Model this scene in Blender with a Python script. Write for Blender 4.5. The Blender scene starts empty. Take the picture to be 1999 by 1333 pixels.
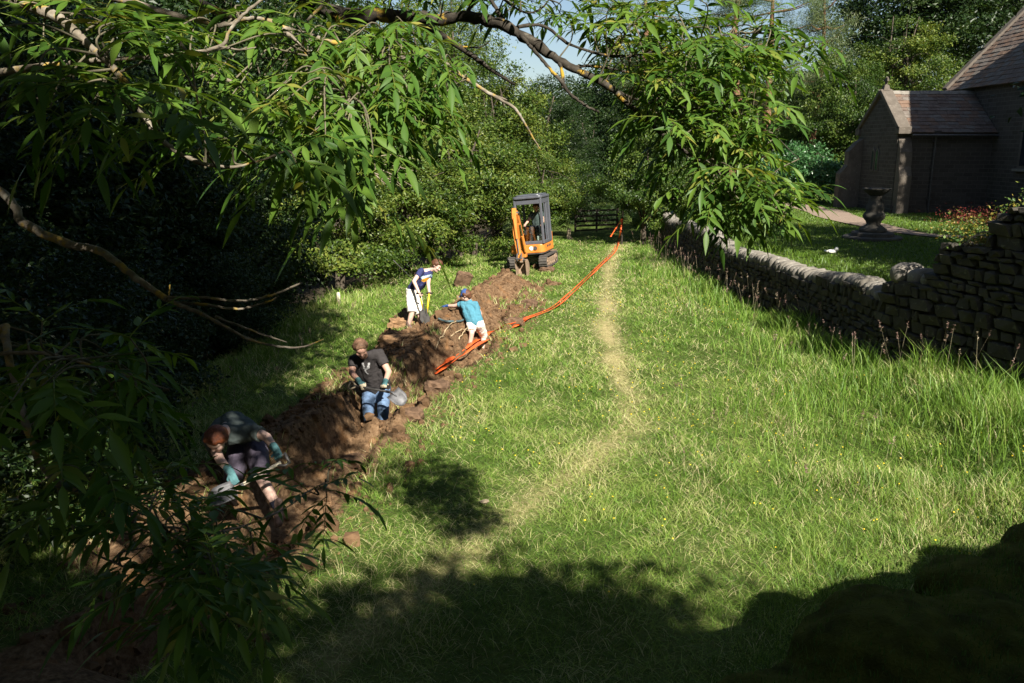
import bpy, bmesh, math, random
import numpy as np
from mathutils import Vector, Matrix, Euler
R = math.radians
scene = bpy.context.scene
COL = scene.collection
# ------------------------------------------------------------------ camera
FPX, CX, CY, PITCH, CAMZ = 1620.0, 999.5, 666.5, R(13.1), 3.9
cd = bpy.data.cameras.new('camera'); cam = bpy.data.objects.new('camera', cd); COL.objects.link(cam)
cd.sensor_width = 36; cd.lens = 36*FPX/1999.0; cd.clip_start = 0.05; cd.clip_end = 2000
cam.location = (0, 0, CAMZ); cam.rotation_euler = (R(90)-PITCH, 0, 0)
scene.camera = cam
# ------------------------------------------------------------------ sky, sun, exposure
SUN_EL, SUN_AZ = R(40), R(22)            # azimuth: to the right of straight behind the camera
SDIR = Vector((math.sin(SUN_AZ)*math.cos(SUN_EL), -math.cos(SUN_AZ)*math.cos(SUN_EL), math.sin(SUN_EL)))
w = bpy.data.worlds.new('World'); scene.world = w; w.use_nodes = True
nt = w.node_tree; bg = nt.nodes['Background']; sk = nt.nodes.new('ShaderNodeTexSky')
sk.sky_type = 'NISHITA'; sk.sun_disc = False; sk.sun_elevation = SUN_EL
sk.sun_rotation = R(180)-SUN_AZ
sk.air_density = 1.0; sk.dust_density = 1.0; sk.ozone_density = 1.0
nt.links.new(sk.outputs[0], bg.inputs[0]); bg.inputs[1].default_value = 0.05
sd = bpy.data.lights.new('sun', 'SUN'); sun = bpy.data.objects.new('sun', sd); COL.objects.link(sun)
sd.energy = 5.0; sd.angle = R(0.53); sd.color = (1.0, 0.94, 0.84)
sun.rotation_euler = SDIR.to_track_quat('Z', 'Y').to_euler(); sun.location = (5, -10, 20)
vs = scene.view_settings
vs.view_transform = 'Standard'; vs.look = 'None'; vs.gamma = 1; vs.exposure = 1.22
scene.cycles.max_bounces = 6; scene.cycles.diffuse_bounces = 1; scene.cycles.transparent_max_bounces = 8
# ------------------------------------------------------------------ helpers
cp, sp = math.cos(PITCH), math.sin(PITCH)
def ray(px, py):
    a = (px-CX)/FPX; v = (CY-py)/FPX
    return np.array((a, cp+v*sp, -sp+v*cp))
def P(px, py, t): return np.array((0, 0, CAMZ)) + t*ray(px, py)
def G(px, py, z=0.0):
    r = ray(px, py); return np.array((0, 0, CAMZ)) + r*((z-CAMZ)/r[2])
def sstep(x, a=0.0, b=1.0):
    t = np.clip((np.asarray(x, float)-a)/(b-a), 0, 1); return t*t*(3-2*t)
_lat = np.random.RandomState(5).rand(256, 256)
def vn(x, y, s=0):
    x = np.asarray(x, float)+s*17.3; y = np.asarray(y, float)+s*31.7
    xi = np.floor(x).astype(int); yi = np.floor(y).astype(int); fx = x-xi; fy = y-yi
    fx = fx*fx*(3-2*fx); fy = fy*fy*(3-2*fy)
    a = _lat[xi & 255, yi & 255]; b = _lat[(xi+1) & 255, yi & 255]; c = _lat[xi & 255, (yi+1) & 255]; d = _lat[(xi+1) & 255, (yi+1) & 255]
    return (a*(1-fx)+b*fx)*(1-fy)+(c*(1-fx)+d*fx)*fy
def fbm(x, y, o=4, s=0):
    r = 0; amp = .5; x = np.asarray(x, float); y = np.asarray(y, float)
    for k in range(o):
        r = r+amp*(vn(x, y, s+k)-.5)*2; x = x*2.03; y = y*2.03; amp *= .5
    return r
def nrm(v): v = np.asarray(v, float); return v/(np.linalg.norm(v)+1e-12)
def polydist(x, y, pts):
    """distance to a polyline, and the fraction along it"""
    x = np.asarray(x, float); y = np.asarray(y, float); best = np.full(x.shape, 1e9); par = np.zeros(x.shape)
    n = len(pts)-1
    for i in range(n):
        ax, ay = pts[i][:2]; bx, by = pts[i+1][:2]; dx, dy = bx-ax, by-ay
        t = np.clip(((x-ax)*dx+(y-ay)*dy)/(dx*dx+dy*dy), 0, 1)
        d = np.hypot(x-ax-t*dx, y-ay-t*dy); m = d < best
        best = np.where(m, d, best); par = np.where(m, i+t, par)
    return best, par
def spline(pts, n):
    """Catmull-Rom through pts (arrays of any width), n samples per span"""
    p = np.array(pts, float); p = np.vstack([2*p[0]-p[1], p, 2*p[-1]-p[-2]]); out = []
    for i in range(1, len(p)-2):
        for t in np.arange(n)/n:
            a, b, c, d = p[i-1], p[i], p[i+1], p[i+2]
            out.append(.5*((2*b)+(-a+c)*t+(2*a-5*b+4*c-d)*t*t+(-a+3*b-3*c+d)*t**3))
    out.append(p[-2]); return np.array(out)
def props(o, label=None, cat=None, group=None, kind=None):
    if label: o['label'] = label
    if cat: o['category'] = cat
    if group: o['group'] = group
    if kind: o['kind'] = kind
    return o
def empty(name, loc=(0, 0, 0), label=None, cat=None, group=None, rot=(0, 0, 0)):
    o = bpy.data.objects.new(name, None); COL.objects.link(o); o.location = tuple(float(v) for v in loc); o.rotation_euler = rot
    o.empty_display_size = .1
    return props(o, label, cat, group)
class MB:
    def __init__(s): s.v = []; s.f = []; s.m = []
    def add(s, v, f, mi=0):
        b = len(s.v); s.v += [tuple(map(float, q)) for q in v]; s.f += [tuple(b+i for i in q) for q in f]; s.m += [mi]*len(f); return s
    def box(s, c, d, rot=None, mi=0, taper=1.0):
        x, y, z = d[0]/2, d[1]/2, d[2]/2
        v = [Vector((a*x*(taper if k > 0 else 1), b*y*(taper if k > 0 else 1), k*z)) for k in (-1, 1) for a, b in ((-1, -1), (1, -1), (1, 1), (-1, 1))]
        if rot is not None: m = rot if isinstance(rot, Matrix) else Euler(rot).to_matrix(); v = [m @ q for q in v]
        c = Vector(tuple(map(float, c))); v = [q+c for q in v]
        return s.add(v, [(3, 2, 1, 0), (4, 5, 6, 7), (0, 1, 5, 4), (1, 2, 6, 5), (2, 3, 7, 6), (3, 0, 4, 7)], mi)
    def tube(s, pts, rad, n=8, mi=0, caps=True):
        pts = np.array(pts, float); k = len(pts)
        rad = np.full(k, rad) if np.isscalar(rad) else np.interp(np.linspace(0, 1, k), np.linspace(0, 1, len(rad)), rad)
        tan = np.gradient(pts, axis=0); up = None; v = []
        for i in range(k):
            t = nrm(tan[i])
            if up is None: up = nrm(np.cross(t, (0.3, 0.2, 1) if abs(t[2]) < .9 else (1, 0, 0)))
            up = nrm(up-t*np.dot(up, t)); sd_ = np.cross(t, up)
            for j in range(n):
                a = 2*math.pi*j/n; v.append(pts[i]+rad[i]*(math.cos(a)*up+math.sin(a)*sd_))
        f = [(i*n+j, i*n+(j+1) % n, (i+1)*n+(j+1) % n, (i+1)*n+j) for i in range(k-1) for j in range(n)]
        if caps: f += [tuple(range(n-1, -1, -1)), tuple((k-1)*n+j for j in range(n))]
        return s.add(v, f, mi)
    def bar(s, a, b, r, n=8, mi=0, r2=None): return s.tube([a, b], [r, r if r2 is None else r2], n, mi)
    def prism(s, poly, o, ax, ay, th, mi=0):
        """polygon (2-D) in the plane o+ax*u+ay*v, extruded by th along ax x ay (centred)"""
        ax = nrm(ax); ay = nrm(ay); nz = np.cross(ax, ay); o = np.array(o, float); n = len(poly)
        v = [o+ax*p[0]+ay*p[1]-nz*th/2 for p in poly]+[o+ax*p[0]+ay*p[1]+nz*th/2 for p in poly]
        f = [tuple(range(n-1, -1, -1)), tuple(range(n, 2*n))]+[(i, (i+1) % n, n+(i+1) % n, n+i) for i in range(n)]
        return s.add(v, f, mi)
    def lathe(s, prof, n=24, c=(0, 0, 0), mi=0):
        v = [(c[0]+r*math.cos(2*math.pi*j/n), c[1]+r*math.sin(2*math.pi*j/n), c[2]+z) for r, z in prof for j in range(n)]
        k = len(prof)
        f = [(i*n+j, i*n+(j+1) % n, (i+1)*n+(j+1) % n, (i+1)*n+j) for i in range(k-1) for j in range(n)]
        f += [tuple(range(n-1, -1, -1)), tuple((k-1)*n+j for j in range(n))]
        return s.add(v, f, mi)
    def sphere(s, c, r, mi=0, sq=(1, 1, 1), rot=None, sub=1):
        v, f = ICO[sub]; v = v*r*np.array(sq)
        if rot is not None: v = v @ np.array(Euler(rot).to_matrix()).T
        return s.add(v+np.array(c, float), f, mi)
    def rock(s, c, size, rot=(0, 0, 0), mi=0, boxy=.55, rough=.12, rs=None, sub=1):
        v, f = ICO[sub]; rs = rs or RS
        q = np.sign(v)*np.abs(v)**boxy; q = q*(1+rs.uniform(-rough, rough, (len(v), 1)))
        q = q*np.array(size)/2; q = q @ np.array(Euler(tuple(rot)).to_matrix()).T
        return s.add(q+np.array(c, float), f, mi)
    def mesh(s, name, mats, smooth=False):
        me = bpy.data.meshes.new(name); me.from_pydata(s.v, [], s.f)
        for m in (mats if isinstance(mats, (list, tuple)) else [mats]): me.materials.append(m)
        me.polygons.foreach_set('material_index', s.m)
        if smooth: me.polygons.foreach_set('use_smooth', [True]*len(s.f))
        me.update(); return me
    def obj(s, name, mats, parent=None, smooth=False, bevel=0, angle=35):
        me = s.mesh(name, mats, smooth); o = bpy.data.objects.new(name, me); COL.objects.link(o)
        if parent is not None: o.parent = parent
        if bevel:
            b = o.modifiers.new('bevel', 'BEVEL'); b.width = bevel; b.segments = 2; b.limit_method = 'ANGLE'; b.angle_limit = R(angle)
        return o
RS = np.random.RandomState(11)
ICO = {}
for _s in (1, 2, 3):
    _b = bmesh.new(); bmesh.ops.create_icosphere(_b, subdivisions=_s, radius=1)
    ICO[_s] = (np.array([tuple(q.co) for q in _b.verts]), [tuple(x.index for x in q.verts) for q in _b.faces]); _b.free()
def npmesh(name, V, F, mats, tint=None, smooth=True, attrs=None):
    """V (n,3); F list of integer arrays (m,k)"""
    me = bpy.data.meshes.new(name); V = np.asarray(V, np.float32); me.vertices.add(len(V)); me.vertices.foreach_set('co', V.ravel())
    loops = np.concatenate([f.ravel() for f in F]).astype(np.int32)
    tot = np.concatenate([np.full(len(f), f.shape[1]) for f in F]); st = np.concatenate([[0], np.cumsum(tot)[:-1]]).astype(np.int32)
    me.loops.add(len(loops)); me.loops.foreach_set('vertex_index', loops)
    me.polygons.add(len(tot)); me.polygons.foreach_set('loop_start', st)
    me.polygons.foreach_set('use_smooth', np.full(len(tot), smooth))
    for m in (mats if isinstance(mats, (list, tuple)) else [mats]): me.materials.append(m)
    A = dict(attrs or {})
    if tint is not None: A['tint'] = tint
    for k, a in A.items():
        at = me.attributes.new(k, 'FLOAT', 'POINT'); at.data.foreach_set('value', np.asarray(a, np.float32))
    me.update(calc_edges=True); return me
def link(name, me, parent=None):
    o = bpy.data.objects.new(name, me); COL.objects.link(o)
    if parent is not None: o.parent = parent
    return o
# ------------------------------------------------------------------ materials
class N:
    def __init__(s, name):
        s.m = bpy.data.materials.new(name); s.m.use_nodes = True; s.t = s.m.node_tree; s.b = s.t.nodes['Principled BSDF']; s.out = s.t.nodes['Material Output']
    def n(s, t, **k):
        q = s.t.nodes.new(t)
        for a, v in k.items(): setattr(q, a, v)
        return q
    def l(s, a, b): s.t.links.new(a, b)
    def ramp(s, fac, stops):
        r = s.n('ShaderNodeValToRGB'); e = r.color_ramp.elements
        while len(e) < len(stops): e.new(.5)
        for q, (p, c) in zip(e, stops): q.position = p; q.color = (*c, 1)
        s.l(fac, r.inputs[0]); return r.outputs[0]
    def noise(s, scale, detail=4, rough=.55, co=None, dim=None):
        q = s.n('ShaderNodeTexNoise'); q.inputs['Scale'].default_value = scale; q.inputs['Detail'].default_value = detail; q.inputs['Roughness'].default_value = rough
        if co is None: co = s.co()
        s.l(co, q.inputs['Vector']); return q.outputs[0]
    def co(s):
        if not hasattr(s, '_c'): s._c = s.n('ShaderNodeTexCoord')
        return s._c.outputs['Object']
    def mix(s, f, a, b):
        q = s.n('ShaderNodeMix', data_type='RGBA')
        for v, i in ((f, q.inputs[0]), (a, q.inputs[6]), (b, q.inputs[7])):
            if isinstance(v, (int, float)): i.default_value = v
            elif isinstance(v, tuple): i.default_value = (*v, 1)
            else: s.l(v, i)
        return q.outputs[2]
    def math(s, op, a, b=0.0):
        q = s.n('ShaderNodeMath', operation=op)
        for v, i in ((a, q.inputs[0]), (b, q.inputs[1])):
            if isinstance(v, (int, float)): i.default_value = v
            else: s.l(v, i)
        return q.outputs[0]
    def attr(s, k): q = s.n('ShaderNodeAttribute', attribute_name=k); return q.outputs['Fac']
    def bump(s, h, strength=.5, dist=.02):
        q = s.n('ShaderNodeBump'); q.inputs['Strength'].default_value = strength; q.inputs['Distance'].default_value = dist
        s.l(h, q.inputs['Height']); s.l(q.outputs[0], s.b.inputs['Normal']); return s
    def col(s, c):
        if isinstance(c, tuple): s.b.inputs['Base Color'].default_value = (*c, 1)
        else: s.l(c, s.b.inputs['Base Color'])
        return s
    def rough(s, r, spec=.4): s.b.inputs['Roughness'].default_value = r; s.b.inputs['Specular IOR Level'].default_value = spec; return s
def plain(name, c, rough=.6, spec=.4, var=.18, scale=8, metal=0, bump=0, bscale=60):
    k = N(name); f = k.noise(scale)
    a = tuple(x*(1-var) for x in c); b = tuple(min(1, x*(1+var)) for x in c)
    k.col(k.ramp(f, [(.3, a), (.7, b)])); k.rough(rough, spec); k.b.inputs['Metallic'].default_value = metal
    if bump: k.bump(k.noise(bscale), bump, .01)
    return k.m
def leafmat(name, stops, trans=.35, rough=.45, spec=.35, attr='tint', tcol=1.35):
    k = N(name); c = k.ramp(k.attr(attr), stops); k.col(c); k.rough(rough, spec)
    t = k.n('ShaderNodeBsdfTranslucent'); h = k.mix(1.0, c, c)
    hs = k.n('ShaderNodeHueSaturation'); hs.inputs['Hue'].default_value = .485; hs.inputs['Saturation'].default_value = 1.1; hs.inputs['Value'].default_value = tcol
    k.l(c, hs.inputs['Color']); k.l(hs.outputs[0], t.inputs[0])
    mx = k.n('ShaderNodeMixShader'); mx.inputs[0].default_value = trans
    k.l(k.b.outputs[0], mx.inputs[1]); k.l(t.outputs[0], mx.inputs[2]); k.l(mx.outputs[0], k.out.inputs[0])
    return k.m
M = {}
M['grass'] = leafmat('grass blades', [(0, (.05, .10, .012)), (.3, (.112, .22, .028)), (.58, (.232, .345, .058)), (.80, (.44, .43, .18)), (1, (.60, .53, .30))], .3, .5, .3)
M['lawn'] = leafmat('lawn blades', [(0, (.05, .11, .012)), (.6, (.12, .21, .022)), (1, (.2, .28, .04))], .3)
M['seed'] = leafmat('seed heads', [(0, (.20, .12, .10)), (.5, (.30, .20, .16)), (1, (.40, .36, .22))], .3)
M['ashleaf'] = leafmat('ash leaf', [(0, (.03, .08, .012)), (.45, (.07, .15, .02)), (.85, (.13, .22, .03)), (1, (.26, .25, .05))], .38, .48, .32)
M['leafA'] = leafmat('sycamore leaf', [(0, (.014, .034, .006)), (.5, (.056, .108, .015)), (1, (.135, .18, .03))], .3)
M['leafB'] = leafmat('hawthorn leaf', [(0, (.018, .042, .006)), (.5, (.075, .128, .017)), (1, (.19, .22, .038))], .3)
M['leafD'] = leafmat('shade toned woodland leaf', [(0, (.009, .024, .006)), (.5, (.019, .043, .009)), (1, (.045, .073, .015))], .25)  # leaf colour taken darker to stand in for woodland shade
M['needle'] = leafmat('pine needle', [(0, (.035, .065, .02)), (.5, (.07, .11, .035)), (1, (.14, .16, .06))], .15)
M['laurel'] = leafmat('laurel leaf', [(0, (.03, .09, .025)), (.5, (.05, .14, .04)), (1, (.09, .2, .06))], .25, .35, .5)
k = N('ash bark'); f = k.noise(15, 5); g = k.noise(26, 4); hh = k.noise(14, 3, co=k.co())
c = k.ramp(g, [(.3, (.10, .085, .06)), (.55, (.20, .17, .13)), (.75, (.33, .31, .25))])
c = k.mix(k.ramp(f, [(.53, (0, 0, 0)), (.64, (1, 1, 1))]), c, (.36, .245, .05)); k.col(c).rough(.85, .2).bump(g, .7, .01); M['bark'] = k.m
k = N('dark bark'); g = k.noise(18, 5); k.col(k.ramp(g, [(.3, (.035, .028, .02)), (.7, (.12, .10, .075))])).rough(.9, .1).bump(g, .8, .02); M['trunk'] = k.m
k = N('pine bark'); g = k.noise(7, 5); k.col(k.ramp(g, [(.3, (.10, .05, .03)), (.7, (.30, .17, .10))])).rough(.9, .1).bump(g, .8, .03); M['pinebark'] = k.m
k = N('shaded bark'); f = k.noise(9, 5); g = k.noise(26, 4); c = k.ramp(g, [(.3, (.022, .019, .015)), (.6, (.055, .047, .037)), (.8, (.13, .12, .095))])  # darker copy of the ash bark, shade put into its colour
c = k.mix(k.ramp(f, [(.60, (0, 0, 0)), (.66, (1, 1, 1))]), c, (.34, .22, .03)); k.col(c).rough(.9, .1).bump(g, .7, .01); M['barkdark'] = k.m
def stone(name, stops, lich, bscale=1.0, moss=None):
    k = N(name); a = k.noise(3*bscale, 5); b = k.noise(22*bscale, 5, .65); l = k.noise(11*bscale, 4)
    c = k.ramp(a, stops); c = k.mix(k.ramp(l, [(.6, (0, 0, 0)), (.68, (.8, .8, .8))]), c, lich)
    c = k.mix(k.math('MULTIPLY', b, .5), c, tuple(q*.55 for q in stops[0][1]))
    if moss: c = k.mix(k.ramp(k.noise(1.7*bscale, 4), [(.5, (0, 0, 0)), (.62, (1, 1, 1))]), c, moss)
    k.col(c).rough(.92, .2).bump(b, .7, .02); return k.m
M['stone'] = stone('field stone', [(.3, (.045, .041, .033)), (.7, (.105, .095, .076))], (.20, .19, .145))
M['cope'] = stone('coping stone', [(.3, (.15, .135, .11)), (.7, (.29, .265, .225))], (.40, .385, .33))
M['oldstone'] = stone('mossy old stone', [(.3, (.07, .065, .05)), (.7, (.16, .14, .11))], (.22, .21, .15), 1, (.05, .07, .015))
M['fontstone'] = stone('carved stone', [(.3, (.075, .067, .055)), (.7, (.13, .12, .10))], (.16, .155, .12))
M['moss'] = plain('moss', (.055, .06, .010), .95, .1, .5, 9, 0, 1.0, 70)
k = N('church masonry'); tc = k.n('ShaderNodeTexCoord'); mp = k.n('ShaderNodeMapping'); k.l(tc.outputs['UV'], mp.inputs[0])
br = k.n('ShaderNodeTexBrick'); k.l(mp.outputs[0], br.inputs[0]); br.inputs['Scale'].default_value = 1
br.inputs['Brick Width'].default_value = .42; br.inputs['Row Height'].default_value = .17; br.inputs['Mortar Size'].default_value = .014
br.inputs['Color1'].default_value = (.062, .054, .045, 1); br.inputs['Color2'].default_value = (.105, .093, .079, 1); br.inputs['Mortar'].default_value = (.15, .135, .115, 1); br.inputs['Bias'].default_value = -.1
g = k.noise(14, 5); c = k.mix(k.math('MULTIPLY', g, .55), br.outputs[0], (.055, .045, .036))
c = k.mix(k.ramp(k.noise(1.3, 4), [(.45, (0, 0, 0)), (.75, (.5, .5, .5))]), c, (.075, .065, .05))
k.col(c).rough(.92, .2)
h = k.math('SUBTRACT', k.math('MULTIPLY', g, .35), br.outputs['Fac']); k.bump(h, .8, .03); M['masonry'] = k.m
M['ashlar'] = stone('dressed sandstone', [(.3, (.105, .088, .07)), (.7, (.17, .145, .118))], (.25, .22, .18))
k = N('stone roof slate'); tc = k.n('ShaderNodeTexCoord'); br = k.n('ShaderNodeTexBrick'); k.l(tc.outputs['UV'], br.inputs[0])
br.inputs['Scale'].default_value = 1; br.inputs['Brick Width'].default_value = .34; br.inputs['Row Height'].default_value = .27; br.inputs['Mortar Size'].default_value = .012
br.inputs['Color1'].default_value = (.22, .16, .125, 1); br.inputs['Color2'].default_value = (.35, .275, .22, 1); br.inputs['Mortar'].default_value = (.06, .05, .04, 1)
g = k.noise(11, 5); c = k.mix(k.ramp(g, [(.55, (0, 0, 0)), (.72, (.75, .75, .75))]), br.outputs[0], (.42, .39, .33))
k.col(c).rough(.9, .2).bump(k.math('ADD', k.math('MULTIPLY', g, .4), k.math('MULTIPLY', br.outputs['Fac'], -1.0)), .7, .02); M['slate'] = k.m
M['orange'] = plain('orange machine paint', (.60, .20, .035), .45, .4, .14, 5)
M['cabgrey'] = plain('dark grey cab paint', (.085, .09, .105), .4, .5, .12, 6)
M['steel'] = plain('worn dark steel', (.10, .095, .09), .5, .5, .35, 12, .5)
M['rubber'] = plain('dusty rubber track', (.075, .068, .06), .9, .2, .35, 10, 0, .5, 40)
M['mud'] = plain('mud caked steel', (.24, .17, .115), .9, .2, .3, 9, 0, .5, 40)
M['chrome'] = plain('hydraulic rod', (.6, .6, .6), .25, .5, .05, 5, 1)
M['seatcloth'] = plain('black seat vinyl', (.03, .03, .032), .6)
M['white'] = plain('white plastic', (.75, .74, .70), .5, .4, .06)
k = N('cab glass'); tr = k.n('ShaderNodeBsdfTransparent'); tr.inputs[0].default_value = (.82, .88, .86, 1); gl = k.n('ShaderNodeBsdfGlossy'); gl.inputs['Roughness'].default_value = .05
mx = k.n('ShaderNodeMixShader'); mx.inputs[0].default_value = .12; k.l(tr.outputs[0], mx.inputs[1]); k.l(gl.outputs[0], mx.inputs[2]); k.l(mx.outputs[0], k.out.inputs[0]); M['glass'] = k.m
M['winglass'] = plain('dark window glass', (.02, .024, .03), .15, .6, .2, 3)
M['lamp'] = plain('headlamp lens', (.85, .83, .75), .2, .6, .03)
M['tape'] = plain('orange barrier plastic', (.75, .12, .025), .45, .4, .2, 14)
M['wood'] = plain('weathered timber', (.30, .245, .165), .85, .2, .3, 12, 0, .5, 50)
M['darkwood'] = plain('old dark timber', (.038, .032, .025), .9, .2, .3, 12)
M['palewood'] = plain('pale ash handle', (.62, .55, .42), .55, .3, .12, 10)
M['yellow'] = plain('yellow fibreglass handle', (.72, .50, .03), .4, .4, .08, 6)
M['toolsteel'] = plain('spade steel', (.10, .10, .105), .55, .4, .4, 14, .2)
M['skin'] = plain('skin', (.52, .30, .225), .55, .4, .08, 12)
M['skinpale'] = plain('pale skin', (.60, .40, .32), .55, .4, .08, 12)
M['feature'] = plain('eyes and lips', (.10, .05, .04), .5)
M['black'] = plain('charcoal cotton', (.040, .036, .036), .9, .15, .15, 20, 0, .35, 18)
M['emblem'] = plain('pale print', (.42, .42, .42), .9, .1, .1)
M['navy'] = plain('navy cotton', (.035, .042, .115), .9, .15, .15, 20, 0, .35, 18)
M['printblue'] = plain('light blue print', (.42, .58, .68), .9, .1, .1)
M['printgold'] = plain('golden print', (.65, .33, .04), .9, .1, .1)
M['teal'] = plain('teal cotton', (.07, .215, .285), .9, .15, .12, 20, 0, .35, 18)
M['offwhite'] = plain('cream cotton', (.72, .68, .60), .9, .15, .08, 16, 0, .35, 18)
M['denim'] = plain('faded denim', (.13, .20, .32), .9, .15, .25, 14, 0, .4, 18)
M['greyblue'] = plain('grey green cotton', (.085, .105, .10), .9, .15, .15, 20, 0, .35, 18)
M['shortsgrey'] = plain('dark grey cotton', (.10, .085, .115), .9, .15, .15, 18, 0, .35, 18)
M['cap'] = plain('blue cap cloth', (.04, .085, .24), .85, .15, .12, 16)
M['glove'] = plain('teal glove knit', (.075, .17, .18), .9, .15, .15, 30, 0, .4, 60)
M['glovepalm'] = plain('cream glove leather', (.50, .42, .30), .85, .2, .15, 30)
M['hairbrown'] = plain('brown hair', (.10, .042, .020), .55, .4, .45, 40, 0, .8, 70)
M['hairginger'] = plain('ginger hair', (.17, .05, .018), .55, .4, .45, 40, 0, .8, 70)
M['hairfair'] = plain('short brown hair', (.15, .085, .05), .6, .3, .4, 40, 0, .8, 70)
M['boot'] = plain('brown leather boot', (.13, .085, .07), .7, .3, .25, 18)
M['sock'] = plain('dark sock', (.02, .022, .035), .9, .1)
M['straw'] = plain('dry root', (.45, .35, .21), .9, .1, .2, 20)
M['twig'] = plain('bare twig', (.33, .27, .20), .9, .1, .25, 20)
M['hose'] = plain('blue grey hose', (.08, .13, .14), .5, .4, .15, 10)
M['turf'] = plain('peeled turf soil', (.12, .075, .047), .95, .1, .35, 14, 0, 1, 30)
M['clay'] = plain('tan clay', (.25, .15, .08), .95, .1, .45, 12, 0, 1, 25)
M['red'] = leafmat('red herb', [(0, (.22, .035, .03)), (.6, (.30, .06, .05)), (1, (.14, .20, .04))], .3)
M['ivy'] = leafmat('wall ivy', [(0, (.05, .11, .025)), (.6, (.12, .20, .04)), (1, (.36, .26, .05))], .3)
M['drygrass'] = leafmat('dry moss', [(0, (.24, .15, .04)), (1, (.42, .30, .08))], .2)
M['gravel'] = plain('pinkish gravel', (.25, .19, .145), .95, .1, .25, 25, 0, .8, 80)
# ground: grass soil, bare earth, dry mown strip, churchyard lawn
k = N('field ground'); n1 = k.noise(2.5, 5); n2 = k.noise(16, 5, .65)
gr = k.ramp(n2, [(.3, (.035, .065, .012)), (.7, (.10, .13, .03))])
dr = k.ramp(n2, [(.3, (.26, .22, .09)), (.7, (.48, .40, .20))])
so = k.ramp(n2, [(.28, (.045, .028, .016)), (.5, (.145, .088, .047)), (.75, (.27, .18, .105))])
so = k.mix(k.ramp(n1, [(.55, (0, 0, 0)), (.72, (.7, .7, .7))]), so, (.24, .115, .042))
jit = k.math('MULTIPLY', k.math('SUBTRACT', n2, .5), .9)
c = k.mix(k.attr('dry'), gr, dr)
c = k.mix(k.ramp(k.math('ADD', k.attr('soil'), jit), [(.40, (0, 0, 0)), (.60, (1, 1, 1))]), c, so)
c = k.mix(k.attr('wood'), c, (.05, .04, .025))  # woodland floor soil, coloured darker to deepen the shade under the trees
k.col(c).rough(.97, .1).bump(n2, .8, .04); M['ground'] = k.m
M['crumb'] = plain('crumbled earth', (.13, .078, .042), .97, .1, .45, 5, 0, .8, 40)
# ------------------------------------------------------------------ terrain
YW = [-8, 2, 6.0, 9.5, 11.8, 14.2, 18, 21, 24, 29.5, 60]; XW = [12.5, 10.4, 9.25, 8.2, 7.46, 6.7, 6.68, 6.3, 6.05, 6.2, 7.5]   # churchyard wall
YE = [-8, 0, 8, 14.6, 20.5, 28, 31, 36, 60]; XE = [-6, -5.8, -5.5, -5.2, -4.5, -3.2, -2.2, -.6, 2]                       # edge of the left bank
def xw(y): return np.interp(y, YW, XW)
def xe(y): return np.interp(y, YE, XE)
TR = [G(*q)[:2] for q in ((1010, 556), (975, 600), (925, 668), (820, 735), (735, 815), (640, 915), (520, 1030), (330, 1180), (120, 1310))]
HP = [G(*q)[:2] for q in ((990, 566), (950, 610), (880, 650), (790, 712), (690, 800), (590, 890), (480, 960), (340, 1050))]
HH = [.52, .62, .42, .16, .30, .50, .40, .2]
DRY = [G(*q)[:2] for q in ((1205, 478), (1188, 530), (1183, 640), (1205, 720), (1230, 772), (1225, 830), (1150, 900), (960, 1035), (760, 1185), (640, 1290))]
LUMP = [(G(*q)[0], G(*q)[1], h, s_) for q, h, s_ in (((815, 800), .16, .28), ((880, 745), .14, .3), ((1040, 592), .2, .42), ((1075, 560), .15, .35), ((985, 640), .15, .35), ((1060, 525), .14, .4), ((770, 870), .14, .3), ((665, 930), .12, .3), ((610, 1030), .1, .3), ((790, 632), .3, .3), ((1000, 590), .14, .3), ((765, 668), .2, .3), ((928, 671), .40, .25), ((742, 834), .50, .30), ((715, 838), .22, .25))]
YARD = 1.2
def terrain(x, y):
    """height and the earth mask"""
    x = np.asarray(x, float); y = np.asarray(y, float)
    z = .05*fbm(x*.5, y*.5, 3, 3)+.02*fbm(x*2.2, y*2.2, 2, 9)
    z = z-2.4*sstep((xe(y)-x)/4.5)*(1+.15*fbm(x*.4, y*.4, 3, 7))
    z = z-.22*sstep((1.4-x)/2.0)*sstep((y-24)/3)*sstep((xe(y)+3-x)/3)
    yd = sstep((x-xw(y)+.12)/.24)*sstep((y-2)/3); z = z*(1-yd)+(YARD+.03*fbm(x*.5, y*.5, 2))*yd
    z = z+2.3*sstep((4.4-y)/3.2)*(1-yd)*sstep((x+5)/3)
    z = z+.5*sstep((y-38)/20)*(1-yd)
    z = z+.55*sstep((x-4.6)/2.4)*sstep((15.0-y)/3)*sstep((y-4)/2)*(1-yd)
    d, p = polydist(x, y, TR); e, q = polydist(x, y, HP)
    n = fbm(x*1.6, y*1.6, 4, 21); m = fbm(x*5.5, y*5.5, 3, 33)
    hh = np.interp(q, range(len(HH)), HH)
    dd = d+.16*n; ee = e+.22*n
    heap = hh*np.exp(-(ee/.62)**2)*(1+.35*n)
    tre = .62*(1-sstep((dd-.20)/.32))*sstep((p-.25)/.6)*(1-sstep((p-7.2)/.8))
    soil = np.maximum(1-sstep((dd-.45)/.35), 1-sstep((ee-.8)/.45))
    far = 1-sstep((d-1.0)/.55)*1.0
    z = z+heap-tre
    for lx, ly, h, s_ in LUMP:
        r2 = ((x-lx)**2+(y-ly)**2)/s_**2; g = np.exp(-r2*(1+.5*n)); z = z+h*g; soil = np.maximum(soil, sstep((g-.30)/.35)*.8)
    z = z+soil*(.085*n+.06*m)
    soil = np.maximum(soil, .40*far*(y > 6))
    return z, soil
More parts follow.
